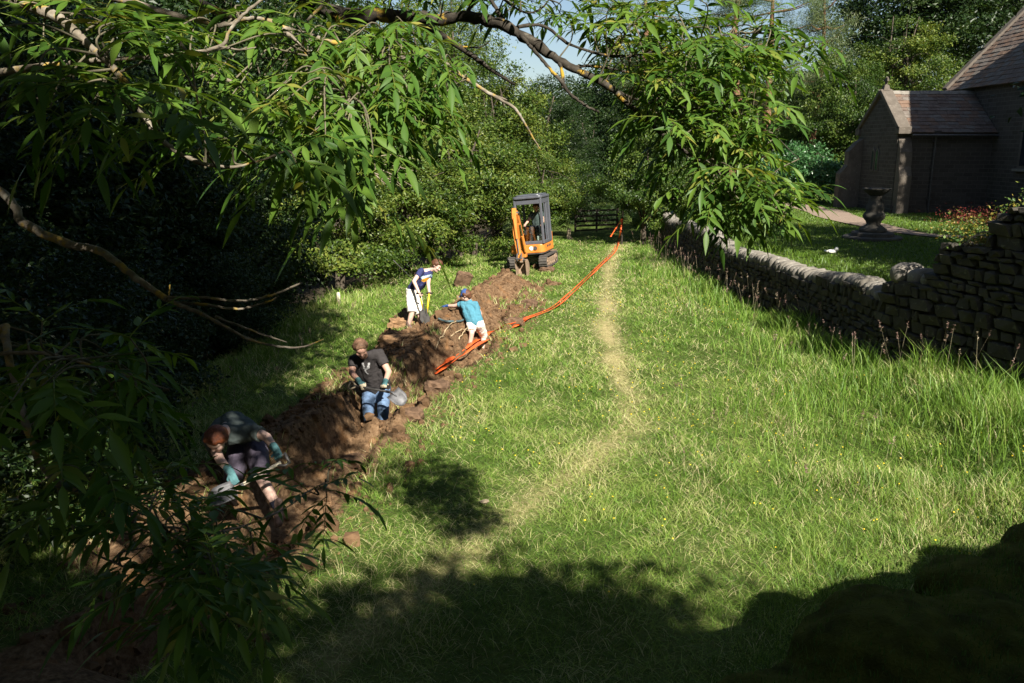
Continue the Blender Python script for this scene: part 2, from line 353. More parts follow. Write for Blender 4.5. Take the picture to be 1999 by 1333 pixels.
def gx():
    a = [np.arange(-6.5, 3.0, .065), np.arange(3.0, 12, .13), np.arange(12, 32, .5), np.geomspace(32, 400, 14), -np.geomspace(7, 400, 34)]
    return np.unique(np.concatenate(a))
def gy():
    a = [np.arange(6.0, 30.0, .075), np.arange(30, 46, .25), np.arange(-4, 6, .25), np.geomspace(46, 600, 22), -np.geomspace(4.4, 100, 10)]
    return np.unique(np.concatenate(a))
X1, Y1 = gx(), gy(); XX, YY = np.meshgrid(X1, Y1); ZZ, SS = terrain(XX, YY)
nx, ny = len(X1), len(Y1)
dd_, _ = polydist(XX, YY, DRY); dry = np.exp(-(dd_/(.24+.16*fbm(XX*1.3, YY*1.3, 3, 5)))**2)*(.5+.4*np.clip(fbm(XX*.6, YY*.6, 2, 8)*3+.5, 0, 1))+.15*np.clip(fbm(XX*.8, YY*.8, 3, 13), 0, 1)
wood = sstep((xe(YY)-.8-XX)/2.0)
ii = np.arange(ny*nx).reshape(ny, nx)
F = np.stack([ii[:-1, :-1], ii[:-1, 1:], ii[1:, 1:], ii[1:, :-1]], -1).reshape(-1, 4)
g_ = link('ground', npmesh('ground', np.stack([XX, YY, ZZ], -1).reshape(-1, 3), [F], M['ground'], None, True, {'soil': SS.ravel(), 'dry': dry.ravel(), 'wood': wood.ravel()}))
props(g_, kind='structure')
def H(x, y): return float(terrain(np.array([x]), np.array([y]))[0][0])
# gravel path in the churchyard
pp = spline([G(*q, YARD) for q in ((1500, 396), (1590, 408), (1640, 425), (1700, 440), (1780, 456), (1880, 463), (2010, 464), (2150, 464))], 8)
tn = np.array([nrm(np.cross(t, (0, 0, 1))) for t in np.gradient(pp, axis=0)])
wd = np.interp(np.linspace(0, 1, len(pp)), [0, .3, .55, 1], [.9, .8, .45, .4])[:, None]
mb = MB(); L = pp-tn*wd; Rr = pp+tn*wd; n = len(pp)
top = [(q[0], q[1], H(q[0], q[1])+.03) for q in np.vstack([L, Rr])]
mb.add(top, [(i, n+i, n+i+1, i+1) for i in range(n-1)]); props(mb.obj('path', M['gravel'], None, True), kind='structure')
PATHPTS = pp
# ------------------------------------------------------------------ grass
def blades(rs, x, y, z, h, wid, lean, tint, az=None):
    n = len(x); az = rs.uniform(0, 2*math.pi, n) if az is None else az; a2 = rs.uniform(0, 2*math.pi, n)
    p = np.stack([x, y, z-.01], -1); d = np.stack([np.cos(az), np.sin(az), np.zeros(n)], -1)
    s = np.stack([np.cos(a2), np.sin(a2), np.zeros(n)], -1)*(wid/2)[:, None]
    up = np.array([0, 0, 1.0])
    mid = p+d*(lean*.38)[:, None]+up*(h*.66)[:, None]; tip = p+d*lean[:, None]+up*h[:, None]
    V = np.stack([p-s, p+s, mid+s*.8, mid-s*.8, tip], 1).reshape(-1, 3)
    b = np.arange(n)[:, None]*5
    return V, [b+np.array([[0, 1, 2, 3]]), b+np.array([[3, 2, 4]])], np.repeat(tint, 5)
def scatter(rs, x0, x1, y0, y1, n, dens):
    x = rs.uniform(x0, x1, n); y = rs.uniform(y0, y1, n); k = rs.rand(n) < dens(x, y); return x[k], y[k]
rs = np.random.RandomState(3)
def infield(x, y, m=.2): return (x < xw(y)-m)
def fieldd(x, y):
    r = np.hypot(x, y); return (np.minimum(1, (9.0/np.maximum(r, 7))**1.75))*infield(x, y)*(x > xe(y)-1.0)*(np.abs(x) < .66*y+1.6)
x, y = scatter(rs, -8, 9, 4.6, 37.5, 1250000, fieldd)
z, so_ = terrain(x, y)
tuft = fbm(x*3, y*3, 3, 40); keep = rs.rand(len(x)) > np.clip(so_-.22, 0, 1)*2.6+(.25*(tuft < -.12)); x, y, z, so_, tuft = x[keep], y[keep], z[keep], so_[keep], tuft[keep]
r = np.hypot(x, y); dp, _ = polydist(x, y, DRY)
dryb = np.exp(-((dp+.15*fbm(x*4, y*4, 2, 6))/(.27+.18*fbm(x*1.3, y*1.3, 3, 5)))**2)*(.7+.3*np.clip(fbm(x*.6, y*.6, 2, 8)*3+.5, 0, 1))*np.interp(y, [6, 9, 11.5, 13, 26, 31], [.4, .55, .7, 1, 1, .6])
wallp = sstep((x-(xw(y)-2.6))/2.2); right = sstep((x-1.2)/3)*sstep((14-y)/6)
verge = sstep((xe(y)+1.3-x)/1.6)
tall = np.clip(.5*right*np.clip(.6+2*fbm(x*.7, y*.7, 2, 31), 0, 1.2)+.75*wallp*(y < 33)+.9*verge, 0, 1.1)*(1-dryb)
cl = np.clip(.55+1.5*fbm(x*1.3, y*1.3, 3, 50), .12, 1.5)
h = (.035+.065*rs.rand(len(x)))*(.6+.7*cl)+tall*(.08+.30*rs.rand(len(x)))*cl
h = h*(1-.6*dryb)
lean = (.05+.12*rs.rand(len(x)))*(1-.45*tall)+h*.35
wid = np.clip(.0042*(r/6.5)**1.0, .004, .03)*rs.uniform(.7, 1.4, len(x))
straw = (rs.rand(len(x)) < .07+.55*np.clip(fbm(x*1.3+.5*fbm(x, y, 2, 62), y*.5, 4, 60)-.02, 0, .6)+.85*dryb)
tint = np.clip(.40+.16*rs.randn(len(x))+.35*tuft-.06*right+.07*verge+.30*fbm(x*.8, y*.8, 3, 71), .02, .72)
tint = np.where(straw, .78+.22*rs.rand(len(x)), tint)
V, Fb, tt = blades(rs, x, y, z, h, wid, lean, tint, az=rs.uniform(0, 6.283, len(x))+2.2*fbm(x*.9, y*.9, 2, 80))
NG = len(x)
props(link('meadow_grass', npmesh('meadow_grass', V, Fb, M['grass'], tt)), 'freshly mown hay meadow grass, green mixed with dry straw blades, beside the trench', 'grass', kind='stuff')
# taller uncut grass by the wall, with pinkish seed heads
def walld(x, y): return infield(x, y, .05)*np.exp(-np.clip(xw(y)-.5-x, 0, 9)/(.55+.5*(y < 13)))*np.minimum(1, (12/np.hypot(x, y))**1.5)*(np.abs(x) < .66*y+.8)
x, y = scatter(rs, 2.5, 9.5, 7.5, 34, 260000, walld); z, _ = terrain(x, y); cl = np.clip(.55+1.1*fbm(x*1.4, y*1.4, 3, 55), .15, 1.3)
h = (.25+.45*rs.rand(len(x)))*cl*np.interp(y, [8, 14, 18, 30], [1.25, 1.15, .8, .65])
V, Fb, tt = blades(rs, x, y, z, h, np.clip(.0065*np.hypot(x, y)/9, .005, .018)*rs.uniform(.7, 1.4, len(x)), h*(.25+.5*rs.rand(len(x))), np.clip(.34+.15*rs.randn(len(x)), .02, .7)+.3*(rs.rand(len(x)) < .08))
props(link('long_grass', npmesh('long_grass', V, Fb, M['grass'], tt)), 'long uncut green grass along the foot of the drystone wall', 'grass', kind='stuff')
def seeds(rs, x, y, z, hh, rad, nb, wid):
    Vs = []; Fs = []; Ts = []; b = 0
    for i in range(len(x)):
        a = rs.uniform(0, 6.283); ln = hh[i]*rs.uniform(.1, .4); top = np.array([x[i]+math.cos(a)*ln, y[i]+math.sin(a)*ln, z[i]+hh[i]]); base = np.array([x[i], y[i], z[i]])
        s = np.array([math.cos(a+1.57), math.sin(a+1.57), 0])*wid*.35
        Vs.append(np.array([base-s, base+s, top+s*.6, top-s*.6])); Fs.append(np.array([[0, 1, 2, 3]])+b); Ts += [.95]*4; b += 4
        ax = nrm(top-base)
        t_ = rs.rand()
        for j in range(nb):
            u = rs.rand(); o = top+ax*(u-.5)*rad[i]*3.2; dv = nrm(rs.randn(3)+ax*.8)*rad[i]*(1.1-u*.5); q = nrm(np.cross(dv, rs.randn(3)))*wid
            Vs.append(np.array([o-q*.4, o+dv*.5+q, o+dv, o+dv*.5-q])); Fs.append(np.array([[0, 1, 2, 3]])+b); Ts += [t_*.8]*4; b += 4
    return np.concatenate(Vs), [np.concatenate(Fs)], np.array(Ts)
def seedd(x, y): return infield(x, y, .1)*np.exp(-np.clip(xw(y)-.7-x, 0, 9)/.45)*(.25+.75*(fbm(x*.8, y*.8, 2, 91) > -.05))
x, y = scatter(rs, 3.5, 9, 9.5, 33, 2300, seedd); z, _ = terrain(x, y)
x2, y2 = scatter(rs, -6, 5.5, 7, 33, 900, lambda x, y: ((x < xe(y)+1.2) | ((x > 2.0) & (fbm(x*.7, y*.7, 2, 95) > .1)))*(x > xe(y)-.5)*1.0); z2, _ = terrain(x2, y2)
x = np.concatenate([x, x2]); y = np.concatenate([y, y2]); z = np.concatenate([z, z2]); r = np.hypot(x, y)
hh = np.where(np.arange(len(x)) < len(z)-len(z2), rs.uniform(.45, .85, len(x)), rs.uniform(.2, .42, len(x)))
V, Fb, tt = seeds(rs, x, y, z, hh, rs.uniform(.022, .05, len(x)), 14, .006)
props(link('grass_seed_heads', npmesh('grass_seed_heads', V, Fb, M['seed'], tt)), 'pinkish feathery grass seed heads standing before the dark wall', 'grass', kind='stuff')
# a few buttercups in the uncut grass
x, y = scatter(rs, -1, 7, 6.5, 24, 700, lambda x, y: infield(x, y)*(fbm(x*.6, y*.6, 2, 120) > .02)*.9); z, _ = terrain(x, y); M['petal'] = plain('buttercup petal', (.75, .55, .03), .5); mb = MB()
for i in range(len(x)): mb.sphere((x[i], y[i], z[i]+rs.uniform(.06, .16)), rs.uniform(.009, .014), 0, (1, 1, .6))
props(mb.obj('meadow_flowers', M['petal'], None, True), 'tiny yellow buttercups dotted through the uncut grass', 'flowers', kind='stuff')
# churchyard lawn
x, y = scatter(rs, 5.5, 26, 11, 44, 420000, lambda x, y: (x > xw(y)+.3)*np.minimum(1, (14/np.hypot(x, y))**1.6)*(x < .66*y+1))
z, _ = terrain(x, y); dp, _ = polydist(x, y, PATHPTS); kp = dp > np.interp(x, [9, 16, 22], [.85, .6, .42])*(.9+.2*rs.rand(len(x))); x, y, z = x[kp], y[kp], z[kp]
nw = np.exp(-np.abs(x-xw(y)-.7)/.4); h = (.03+.05*rs.rand(len(x)))+nw*.35*rs.rand(len(x))*(fbm(x, y, 2, 44) > -.1)
V, Fb, tt = blades(rs, x, y, z, h, np.clip(.012*np.hypot(x, y)/16, .008, .03), h*.6, np.clip(.45+.2*rs.randn(len(x)), 0, 1))
props(link('lawn_grass', npmesh('lawn_grass', V, Fb, M['lawn'], tt)), 'short green churchyard lawn behind the drystone wall', 'grass', kind='stuff')
# loose crumbs and clods over the dug earth
n0 = 5200; x = rs.uniform(-6, 2.2, n0*4); y = rs.uniform(6, 29, n0*4); z, so_ = terrain(x, y); kp = (so_ > .35) & (rs.rand(len(x)) < so_); x, y, z = x[kp][:n0], y[kp][:n0], z[kp][:n0]
mb = MB(); v1, f1 = ICO[1]; VV = []; FF = []; f1 = np.array(f1)
for i in range(len(x)):
    s_ = min(.085, .011*math.exp(abs(rs.randn())*.85)); q = np.sign(v1)*np.abs(v1)**.8*(1+rs.uniform(-.3, .3, (len(v1), 1)))*s_*rs.uniform(.6, 1.3, 3)
    VV.append(q+(x[i], y[i], z[i]+s_*.35)); FF.append(f1+i*len(v1))
props(link('loose_earth', npmesh('loose_earth', np.concatenate(VV), [np.concatenate(FF)], M['crumb'], None, False)), 'loose brown clods and crumbs of earth strewn over the spoil heaps', 'earth', kind='stuff')
# torn turf tufts on the spoil
x = rs.uniform(-4.5, 1.8, 60000); y = rs.uniform(7, 28, 60000); z, so_ = terrain(x, y); kp = (so_ > .3) & (fbm(x*1.5, y*1.5, 3, 101) > .24); x, y, z = x[kp], y[kp], z[kp]
h = .05+.14*rs.rand(len(x)); V, Fb, tt = blades(rs, x, y, z, h, np.clip(.007*np.hypot(x, y)/9, .005, .02), h*.9, np.where(rs.rand(len(x)) < .4, .85, .4)+.1*rs.randn(len(x)))
props(link('torn_turf', npmesh('torn_turf', V, Fb, M['grass'], np.clip(tt, 0, 1))), 'torn tufts of turf and dry grass lying on the dug earth', 'grass', kind='stuff')
# ------------------------------------------------------------------ drystone walls
def stone_wall(name, pts, zlow, ztop, th, label, cope=True, seed=1, step=None, smin=.16, smax=.42, copefn=None):
    rs = np.random.RandomState(seed); pts = np.array(pts, float); seg = np.hypot(*np.diff(pts, axis=0).T); cum = np.concatenate([[0], np.cumsum(seg)]); Lh = cum[-1]
    def at(s): return np.array([np.interp(s, cum, pts[:, 0]), np.interp(s, cum, pts[:, 1])])
    def tang(s): d = at(min(s+.15, Lh))-at(max(s-.15, 0)); return d/np.linalg.norm(d)
    root = empty(name, (*pts[0], 0), label, 'wall'); base = np.array([*pts[0], 0.0])
    core = MB(); st = MB()
    ns = int(Lh/.25)+1
    for i in range(ns):
        a, b = i*Lh/ns, (i+1)*Lh/ns; pa, pb = at(a), at(b); m = (pa+pb)/2; t = tang((a+b)/2); zt = ztop((a+b)/2)-.05; zl = zlow((a+b)/2)
        core.box((m[0]-base[0], m[1]-base[1], (zt+zl)/2), (np.linalg.norm(pb-pa)*1.02, th*.72, zt-zl), (0, 0, math.atan2(t[1], t[0])))
    core.obj('core', M['oldstone'], root)
    for side in (-1, 1):
        z = 0.0
        zmin = min(zlow(s) for s in np.linspace(0, Lh, 30)); zmax = max(ztop(s) for s in np.linspace(0, Lh, 30)); z = zmin
        while z < zmax:
            hh = rs.uniform(.07, .23); s = rs.uniform(-.2, 0)
            while s < Lh:
                ln = rs.uniform(smin*.6, smax)*(.6 if rs.rand() < .25 else 1.1); mid = min(max(s+ln/2, .02), Lh-.02)
                if zlow(mid)-.1 < z+hh/2 < ztop(mid)+.02:
                    t = tang(mid); nrmv = np.array([-t[1], t[0]])*side; p = at(mid)+nrmv*(th*.36+rs.uniform(-.02, .03))
                    st.rock((p[0]-base[0], p[1]-base[1], z+hh/2), (ln*1.04, th*.42, hh*rs.uniform(.85, 1.35)), (rs.uniform(-.16, .16), rs.uniform(-.12, .12), math.atan2(t[1], t[0])+rs.uniform(-.1, .1)), 0, rs.uniform(.32, .6), .13, rs)
                s += ln
            z += hh*.93
    st.obj('facing', M['stone'], root)
    if cope:
        cm = MB(); s = .05
        while s < Lh-.03:
            ln = rs.uniform(.09, .22); t = tang(min(s, Lh)); p = at(s+ln/2); zt = ztop(s)
            cm.rock((p[0]-base[0], p[1]-base[1], zt+.02), (ln*1.25, th*rs.uniform(.92, 1.12), rs.uniform(.30, .40)), (rs.uniform(-.1, .1), rs.uniform(-.25, .25), math.atan2(t[1], t[0])+rs.uniform(-.12, .12)), 0, .72, .09, rs, 2)
            s += ln
        cm.obj('coping', M['cope'], root, True)
    return root, at, Lh
wp = [(xw(v), v) for v in np.linspace(14.25, 34, 30)]
def lowtop(s): return 1.20+.10*math.sin(s*.55+1.2)+.06*math.sin(s*1.3)
stone_wall('drystone_wall', wp, lambda s: -.15, lowtop, .52, 'long drystone wall with rounded upright coping stones dividing meadow from churchyard', True, 4)
wp2 = [(xw(v)+.02, v) for v in np.linspace(14.2, 5.5, 24)]
def tallw(s): return float(np.interp(s, [0, .92, 1.0, 1.85, 2.05, 2.6, 9], [1.68, 1.70, 2.38, 2.45, 3.0, 3.1, 3.2]))
tw, at2, _ = stone_wall('high_wall', wp2, lambda s: -.15, tallw, .62, 'high rough stone wall in deep shade, stepping up at the right behind tall grass', False, 8, smin=.2, smax=.5)
cm = MB(); o2 = np.array([*wp2[0], 0.0])
for s_, zz, sz in ((.16, 1.80, (.40, .66, .42)), (.50, 1.78, (.34, .62, .36)), (.80, 1.78, (.3, .6, .32)), (1.0, 1.74, (.3, .6, .26))):
    p = at2(s_); cm.rock((p[0]-o2[0], p[1]-o2[1], zz), sz, (.1, .15, 1.9), 0, .8, .06, RS, 3)
cm.obj('coping', M['cope'], tw, True)
# foreground wall top under thick moss
mw = [(.45, 2.15), (1.1, 2.55), (1.75, 2.95), (2.6, 3.4), (3.6, 3.9), (5.2, 4.6)]
def mtop(s): return float(np.interp(s, [0, .6, 1.6, 2.0, 2.6, 4, 8], [1.66, 1.80, 1.98, 1.90, 2.0, 2.16, 2.3]))
fw, at3, L3 = stone_wall('mossy_wall', mw, lambda s: -.1, lambda s: mtop(s)-.16, .75, 'dark wall top under thick moss cushions at the lower right corner', False, 9, smin=.25, smax=.55)
rs = np.random.RandomState(21); mm = MB(); o3 = np.array([*mw[0], 0.0])
for i in range(46):
    s_ = i/45*L3; p = at3(s_)
    for q in range(2):
        mm.sphere((p[0]-o3[0]+rs.uniform(-.3, .3), p[1]-o3[1]+rs.uniform(-.3, .3), mtop(s_)-.03), rs.uniform(.2, .34), 0, (1, 1, rs.uniform(.4, .55)), None, 3)
mo = mm.obj('moss', M['moss'], fw, True); rm = mo.modifiers.new('r', 'REMESH'); rm.mode = 'VOXEL'; rm.voxel_size = .03; rm.use_smooth_shade = True; sm_ = mo.modifiers.new('s', 'SMOOTH'); sm_.iterations = 12; sm_.factor = .5
tx = bpy.data.textures.new('moss', 'CLOUDS'); tx.noise_scale = .12; dm = mo.modifiers.new('d', 'DISPLACE'); dm.texture = tx; dm.strength = .06; dm.mid_level = .5
# moss fibres
x = []; 
for i in range(26000):
    s_ = rs.uniform(0, 4.6); p = at3(s_); x.append((p[0]+rs.uniform(-.42, .42), p[1]+rs.uniform(-.42, .42), mtop(s_)+rs.uniform(-.05, .17)))
x = np.array(x)-o3; V, Fb, tt = blades(rs, x[:, 0], x[:, 1], x[:, 2], rs.uniform(.015, .035, len(x)), np.full(len(x), .004), rs.uniform(0, .02, len(x)), rs.uniform(.05, .5, len(x)))
link('moss_fibre', npmesh('moss_fibre', V, Fb, M['ivy'], tt*.6), fw)
# plants on the high wall
def leafclump(rs, c, rad, n, size, aspect=.5, upw=.6):
    c = np.asarray(c, float); p = c+rs.randn(n, 3)*np.array(rad)/2; d = rs.randn(n, 3); d /= np.linalg.norm(d, axis=1)[:, None]
    nn = rs.randn(n, 3)+np.array([0, 0, upw*2]); nn /= np.linalg.norm(nn, axis=1)[:, None]; d = d-nn*(d*nn).sum(1)[:, None]; d /= np.linalg.norm(d, axis=1)[:, None]+1e-9
    s = np.cross(nn, d); L_ = (size*rs.uniform(.6, 1.3, n))[:, None]
    V = np.stack([p-d*L_*.5, p+s*L_*aspect*.5+nn*L_*.08-d*L_*.05, p+d*L_*.5, p-s*L_*aspect*.5+nn*L_*.08-d*L_*.05], 1).reshape(-1, 3)
    b = np.arange(n)[:, None]*4
    return V, [b+np.array([[0, 1, 2]]), b+np.array([[0, 2, 3]])], np.repeat(rs.rand(n), 4)
rs = np.random.RandomState(31)
def wallplant(name, mat, c, rad, n, size, label, asp=.5, base=None):
    V, Fb, tt = leafclump(rs, (0, 0, 0), rad, n, size, asp); o = link(name, npmesh(name, V, Fb, mat, tt, False)); o.location = tuple(float(v) for v in c); return props(o, label, 'plant')
WA = P(1905, 452, 12.9); WB = P(1985, 420, 12.4)
wallplant('ivy', M['ivy'], WA+(-.05, 0, .03), (.5, .5, .20), 900, .055, 'green leafy ivy draped over the shoulder of the high stone wall', .7)
wallplant('red_herb', M['red'], WA+(0, .1, .20), (.55, .3, .16), 1100, .03, 'red stemmed herb in flower on top of the high stone wall', .35)
wallplant('dry_moss', M['drygrass'], WA+(.10, -.22, -.10), (.30, .2, .10), 800, .03, 'golden dry moss cushion on the ledge of the high wall', .4)
wallplant('bramble', M['ivy'], WB+(.05, 0, .0), (.3, .4, .3), 420, .05, 'green and russet bramble on the wall top at the right edge', .6)
for q, lb in (([(1935, 452), (1912, 455), (1893, 468), (1880, 486), (1868, 498)], 'pale bare root arching down from the ivy on the high wall, left one'), ([(1925, 458), (1900, 462), (1888, 478), (1892, 486), (1880, 486)], 'pale bare root hooked over the wall ledge beside the longer arching root'), ([(1990, 405), (1975, 412), (1986, 425), (1990, 440)], 'bare forked root hanging from bramble at the right edge')):
    m_ = MB(); m_.tube(spline([P(a, b, 12.45+.1*i) for i, (a, b) in enumerate(q)], 6), [.014, .006], 6); props(m_.obj('root', M['twig'], None, True), lb, 'root')
# ------------------------------------------------------------------ church
def uvbox(me):
    """lay the masonry pattern flat on every face (metres)"""
    uv = me.uv_layers.new(name='UVMap')
    for p in me.polygons:
        n = p.normal
        if abs(n.z) > .98: ax, ay = Vector((1, 0, 0)), Vector((0, 1, 0))
        else: ax = Vector((-n.y, n.x, 0)).normalized(); ay = n.cross(ax)
        for li in p.loop_indices:
            co = me.vertices[me.loops[li].vertex_index].co; uv.data[li].uv = (co.dot(ax), co.dot(ay))
CB = np.array([16.25, 36.0, YARD]); church = empty('church', CB, 'old stone church with gabled porch, buttresses and stone tiled roofs', 'church')
def cpart(name, mb, mats, parent=None, uv=False, bevel=0, smooth=False):
    o = mb.obj(name, mats, parent or church, smooth, bevel)
    if uv: uvbox(o.data)
    return o
WD = 4.05; PW = 4.0; EV = 3.5; RG = 5.05     # porch length, gable width, eave and ridge heights above the yard
mb = MB()
mb.prism([(0, -.4), (PW, -.4), (PW, EV), (PW/2, RG-.12), (0, EV)], (.2, 0, 0), (0, 1, 0), (0, 0, 1), .40)           # gable
mb.box((WD/2+.2, .2, EV/2-.2), (WD-.4, .4, EV+.4)); mb.box((WD/2+.2, PW-.2, EV/2-.2), (WD-.4, .4, EV+.4))
mb.box((WD/2, -.03, .12), (WD+.1, .14, .34))
cpart('porch_wall', mb, M['masonry'], None, True)
def tiles(mb, rs, o, along, up, L, S, row, wid, th=.035):
    """stone tiles laid in courses on a slope: o eave corner, unit vectors along the eave and up the slope"""
    along = Vector(along).normalized(); up = Vector(up).normalized(); nn = along.cross(up)
    m = Matrix((along, up, nn)).transposed(); o = Vector(o); k = int(S/row+.5)
    for i in range(k):
        s = -rs.uniform(0, wid)
        while s < L:
            ln = wid*rs.uniform(.7, 1.3); a, b = max(s, 0), min(s+ln, L)
            if b-a > .04:
                c = o+along*((a+b)/2)+up*((i+.5)*row+rs.uniform(-.012, .012))+nn*(.03+rs.uniform(0, .012))
                mb.box(c, (b-a-.008, row*1.22, th), m @ Euler((R(-4.2)+rs.uniform(-.015, .015), rs.uniform(-.02, .02), 0)).to_matrix(), int(rs.rand()*2.999))
            s += ln
M['tileA'] = stone('roof tile brown', [(.3, (.11, .078, .062)), (.7, (.20, .155, .125))], (.30, .27, .23), 2)
M['tileB'] = stone('roof tile grey', [(.3, (.13, .108, .09)), (.7, (.22, .19, .16))], (.34, .32, .28), 2)
M['tileC'] = stone('roof tile rust', [(.3, (.14, .088, .062)), (.7, (.23, .155, .11))], (.32, .28, .22), 2)
TM = [M['tileA'], M['tileB'], M['tileC']]
rs = np.random.RandomState(41); mb = MB()
rise = RG-EV; half = PW/2; ov = .28; sl = math.hypot(half, rise)
up1 = Vector((0, half, rise)).normalized(); S1 = sl+ov
mb.box((WD/2+.2, half/2-.1, EV+rise/2-.14), (WD-.45, math.hypot(half, rise)+.1, .06), (math.atan2(rise, half), 0, 0))
mb.box((WD/2+.2, PW-half/2+.1, EV+rise/2-.14), (WD-.45, math.hypot(half, rise)+.1, .06), (-math.atan2(rise, half), 0, 0))
tiles(mb, rs, Vector((.38, 0, EV))-up1*ov, (1, 0, 0), up1, WD-.4, S1, .25, .42)
tiles(mb, rs, Vector((WD-.02, PW, EV))-Vector((0, -half, rise)).normalized()*ov, (-1, 0, 0), (0, -half, rise), WD-.4, S1, .25, .42)
pr = cpart('porch_roof', mb, TM, None, False)
mb = MB()
for i in range(9): mb.prism([(-.16, -.10), (0, .05), (.16, -.10), (.12, -.15), (0, -.02), (-.12, -.15)], (.6+i*.42, half, RG+.07+rs.uniform(-.01, .01)), (0, 1, 0), (0, 0, 1), .41)
cpart('ridge_tile', mb, M['cope'], pr)
mb = MB()      # gable coping with kneelers, a little roof over each end
for s in (1, -1):
    y0 = half-s*(half+.12); mb.prism([(-.12, 0), (sl+.05, 0), (sl+.05, .17), (-.12, .17)], (.16, half-s*half, EV+.02), (0, s*half, rise), (0, -s*rise, half), .52)
    mb.box((.17, half-s*(half+.06), EV-.06), (.54, .42, .30))
cpart('gable_coping', mb, M['ashlar'], None, False, .02)
mb = MB(); mb.box((.16, half, RG+.24), (.30, .34, .24), None, 0, .6); mb.box((.16, half, RG+.50), (.09, .10, .40)); mb.box((.16, half, RG+.56), (.085, .34, .09))
mb.tube([(.16, half+.13*math.cos(a), RG+.56+.13*math.sin(a)) for a in np.linspace(0, 2*math.pi, 17)], .03, 6)
cpart('cross', mb, M['ashlar'], None, False, .01)
def buttress(y, face):
    b = MB()      # a stepped buttress, seen side on as a profile
    prof = [(0, -.4), (-.95, -.4), (-.95, 1.55), (-.62, 1.95), (-.62, 2.55), (-.28, 2.95), (0, 3.15)]
    if face == 'x': b.prism(prof, (-.002, y, 0), (1, 0, 0), (0, 0, 1), .5)
    else: b.prism([(p[0]*.45, p[1]) for p in prof], (y, -.002, 0), (0, 1, 0), (0, 0, 1), .52)
    return cpart('buttress', b, M['ashlar'], None, True)
buttress(PW-.28, 'x'); buttress(.30, 'y')
for yy in (half-.22, half+.22):
    mb = MB(); mb.prism([(-.17, -.55), (.17, -.55), (.17, .30), (0, .52), (-.17, .30)], (-.02, yy, 2.25), (0, 1, 0), (0, 0, 1), .05); wf = cpart('window', mb, M['ashlar'])
    mb = MB(); mb.prism([(-.10, -.48), (.10, -.48), (.10, .26), (0, .42), (-.10, .26)], (-.045, yy, 2.25), (0, 1, 0), (0, 0, 1), .01); cpart('pane', mb, M['winglass'], wf)
mb = MB(); mb.bar((1.55, -.14, .0), (1.55, -.14, EV-.25), .05, 8); mb.box((1.55, -.16, EV-.18), (.22, .18, .2), None, 0, 1.3)
for z_ in (.6, 1.9, 3.0): mb.box((1.55, -.1, z_), (.2, .12, .05))
cpart('drainpipe', mb, M['steel'])
mb = MB(); mb.bar((.45, -.33, EV-.27), (WD, -.33, EV-.27), .06, 8); cpart('gutter', mb, M['steel'])
# nave: wall, tall window, roof, verge; tower to the right of the view
NX, NY0, NY1, NE, NRX, NR = WD, -8.3, PW-.05, 5.55, WD+4.3, 10.2
mb = MB(); mb.box((NX+.3, (NY0+NY1)/2, NE/2-.2), (.6, NY1-NY0, NE+.4)); mb.box((NX+8.3, (NY0+NY1)/2, NE/2-.2), (.6, NY1-NY0, NE+.4))
mb.prism([(.6, -.4), (8.0, -.4), (8.0, NE), (4.3, NR-.15), (.6, NE)], (NX, NY1-.3, 0), (1, 0, 0), (0, 0, 1), .58)
cpart('nave_wall', mb, M['masonry'], None, True)
mb = MB(); upn = Vector((NRX-NX, 0, NR-NE)).normalized(); Sn = math.hypot(NRX-NX, NR-NE)+.4
mb.prism([(0, 0), (4.3, NR-NE), (8.6, 0), (8.6, -.12), (4.3, NR-NE-.13), (0, -.12)], (NX, (NY0+NY1)/2, NE-.02), (1, 0, 0), (0, 0, 1), NY1-NY0-.1)
tiles(mb, rs, Vector((NX, NY1+.05, NE))-upn*.4, (0, -1, 0), upn, NY1-NY0, Sn, .27, .38)
nrf = cpart('nave_roof', mb, TM)
mb = MB(); mb.prism([(-.35, 0), (Sn-.3, 0), (Sn-.3, .16), (-.35, .16)], (NX, NY1+.05, NE), upn, Vector((-upn.z, 0, upn.x)), .42); cpart('verge_coping', mb, M['ashlar'], nrf, False, .02)
mb = MB(); mb.prism([(-.58, -1.2), (.58, -1.2), (.58, .7), (.32, 1.18), (0, 1.38), (-.32, 1.18), (-.58, .7)], (NX-.02, -2.55, 3.1), (0, -1, 0), (0, 0, 1), .06); wf = cpart('window', mb, M['ashlar'])
mb = MB(); mb.prism([(-.42, -1.08), (.42, -1.08), (.42, .64), (.22, 1.0), (0, 1.16), (-.22, 1.0), (-.42, .64)], (NX-.055, -2.55, 3.1), (0, -1, 0), (0, 0, 1), .012); cpart('pane', mb, M['winglass'], wf)
mb = MB(); mb.box((NX-.07, -2.55, 1.86), (.2, 1.4, .1)); cpart('sill', mb, M['cope'], wf)
mb = MB(); mb.box((NX+3.1, -7.0, 5.5), (5.9, 6.0, 11.8)); mb.box((NX+3.1, -7.0, 11.5), (6.1, 6.2, .3))
cpart('tower', mb, M['masonry'], None, True)
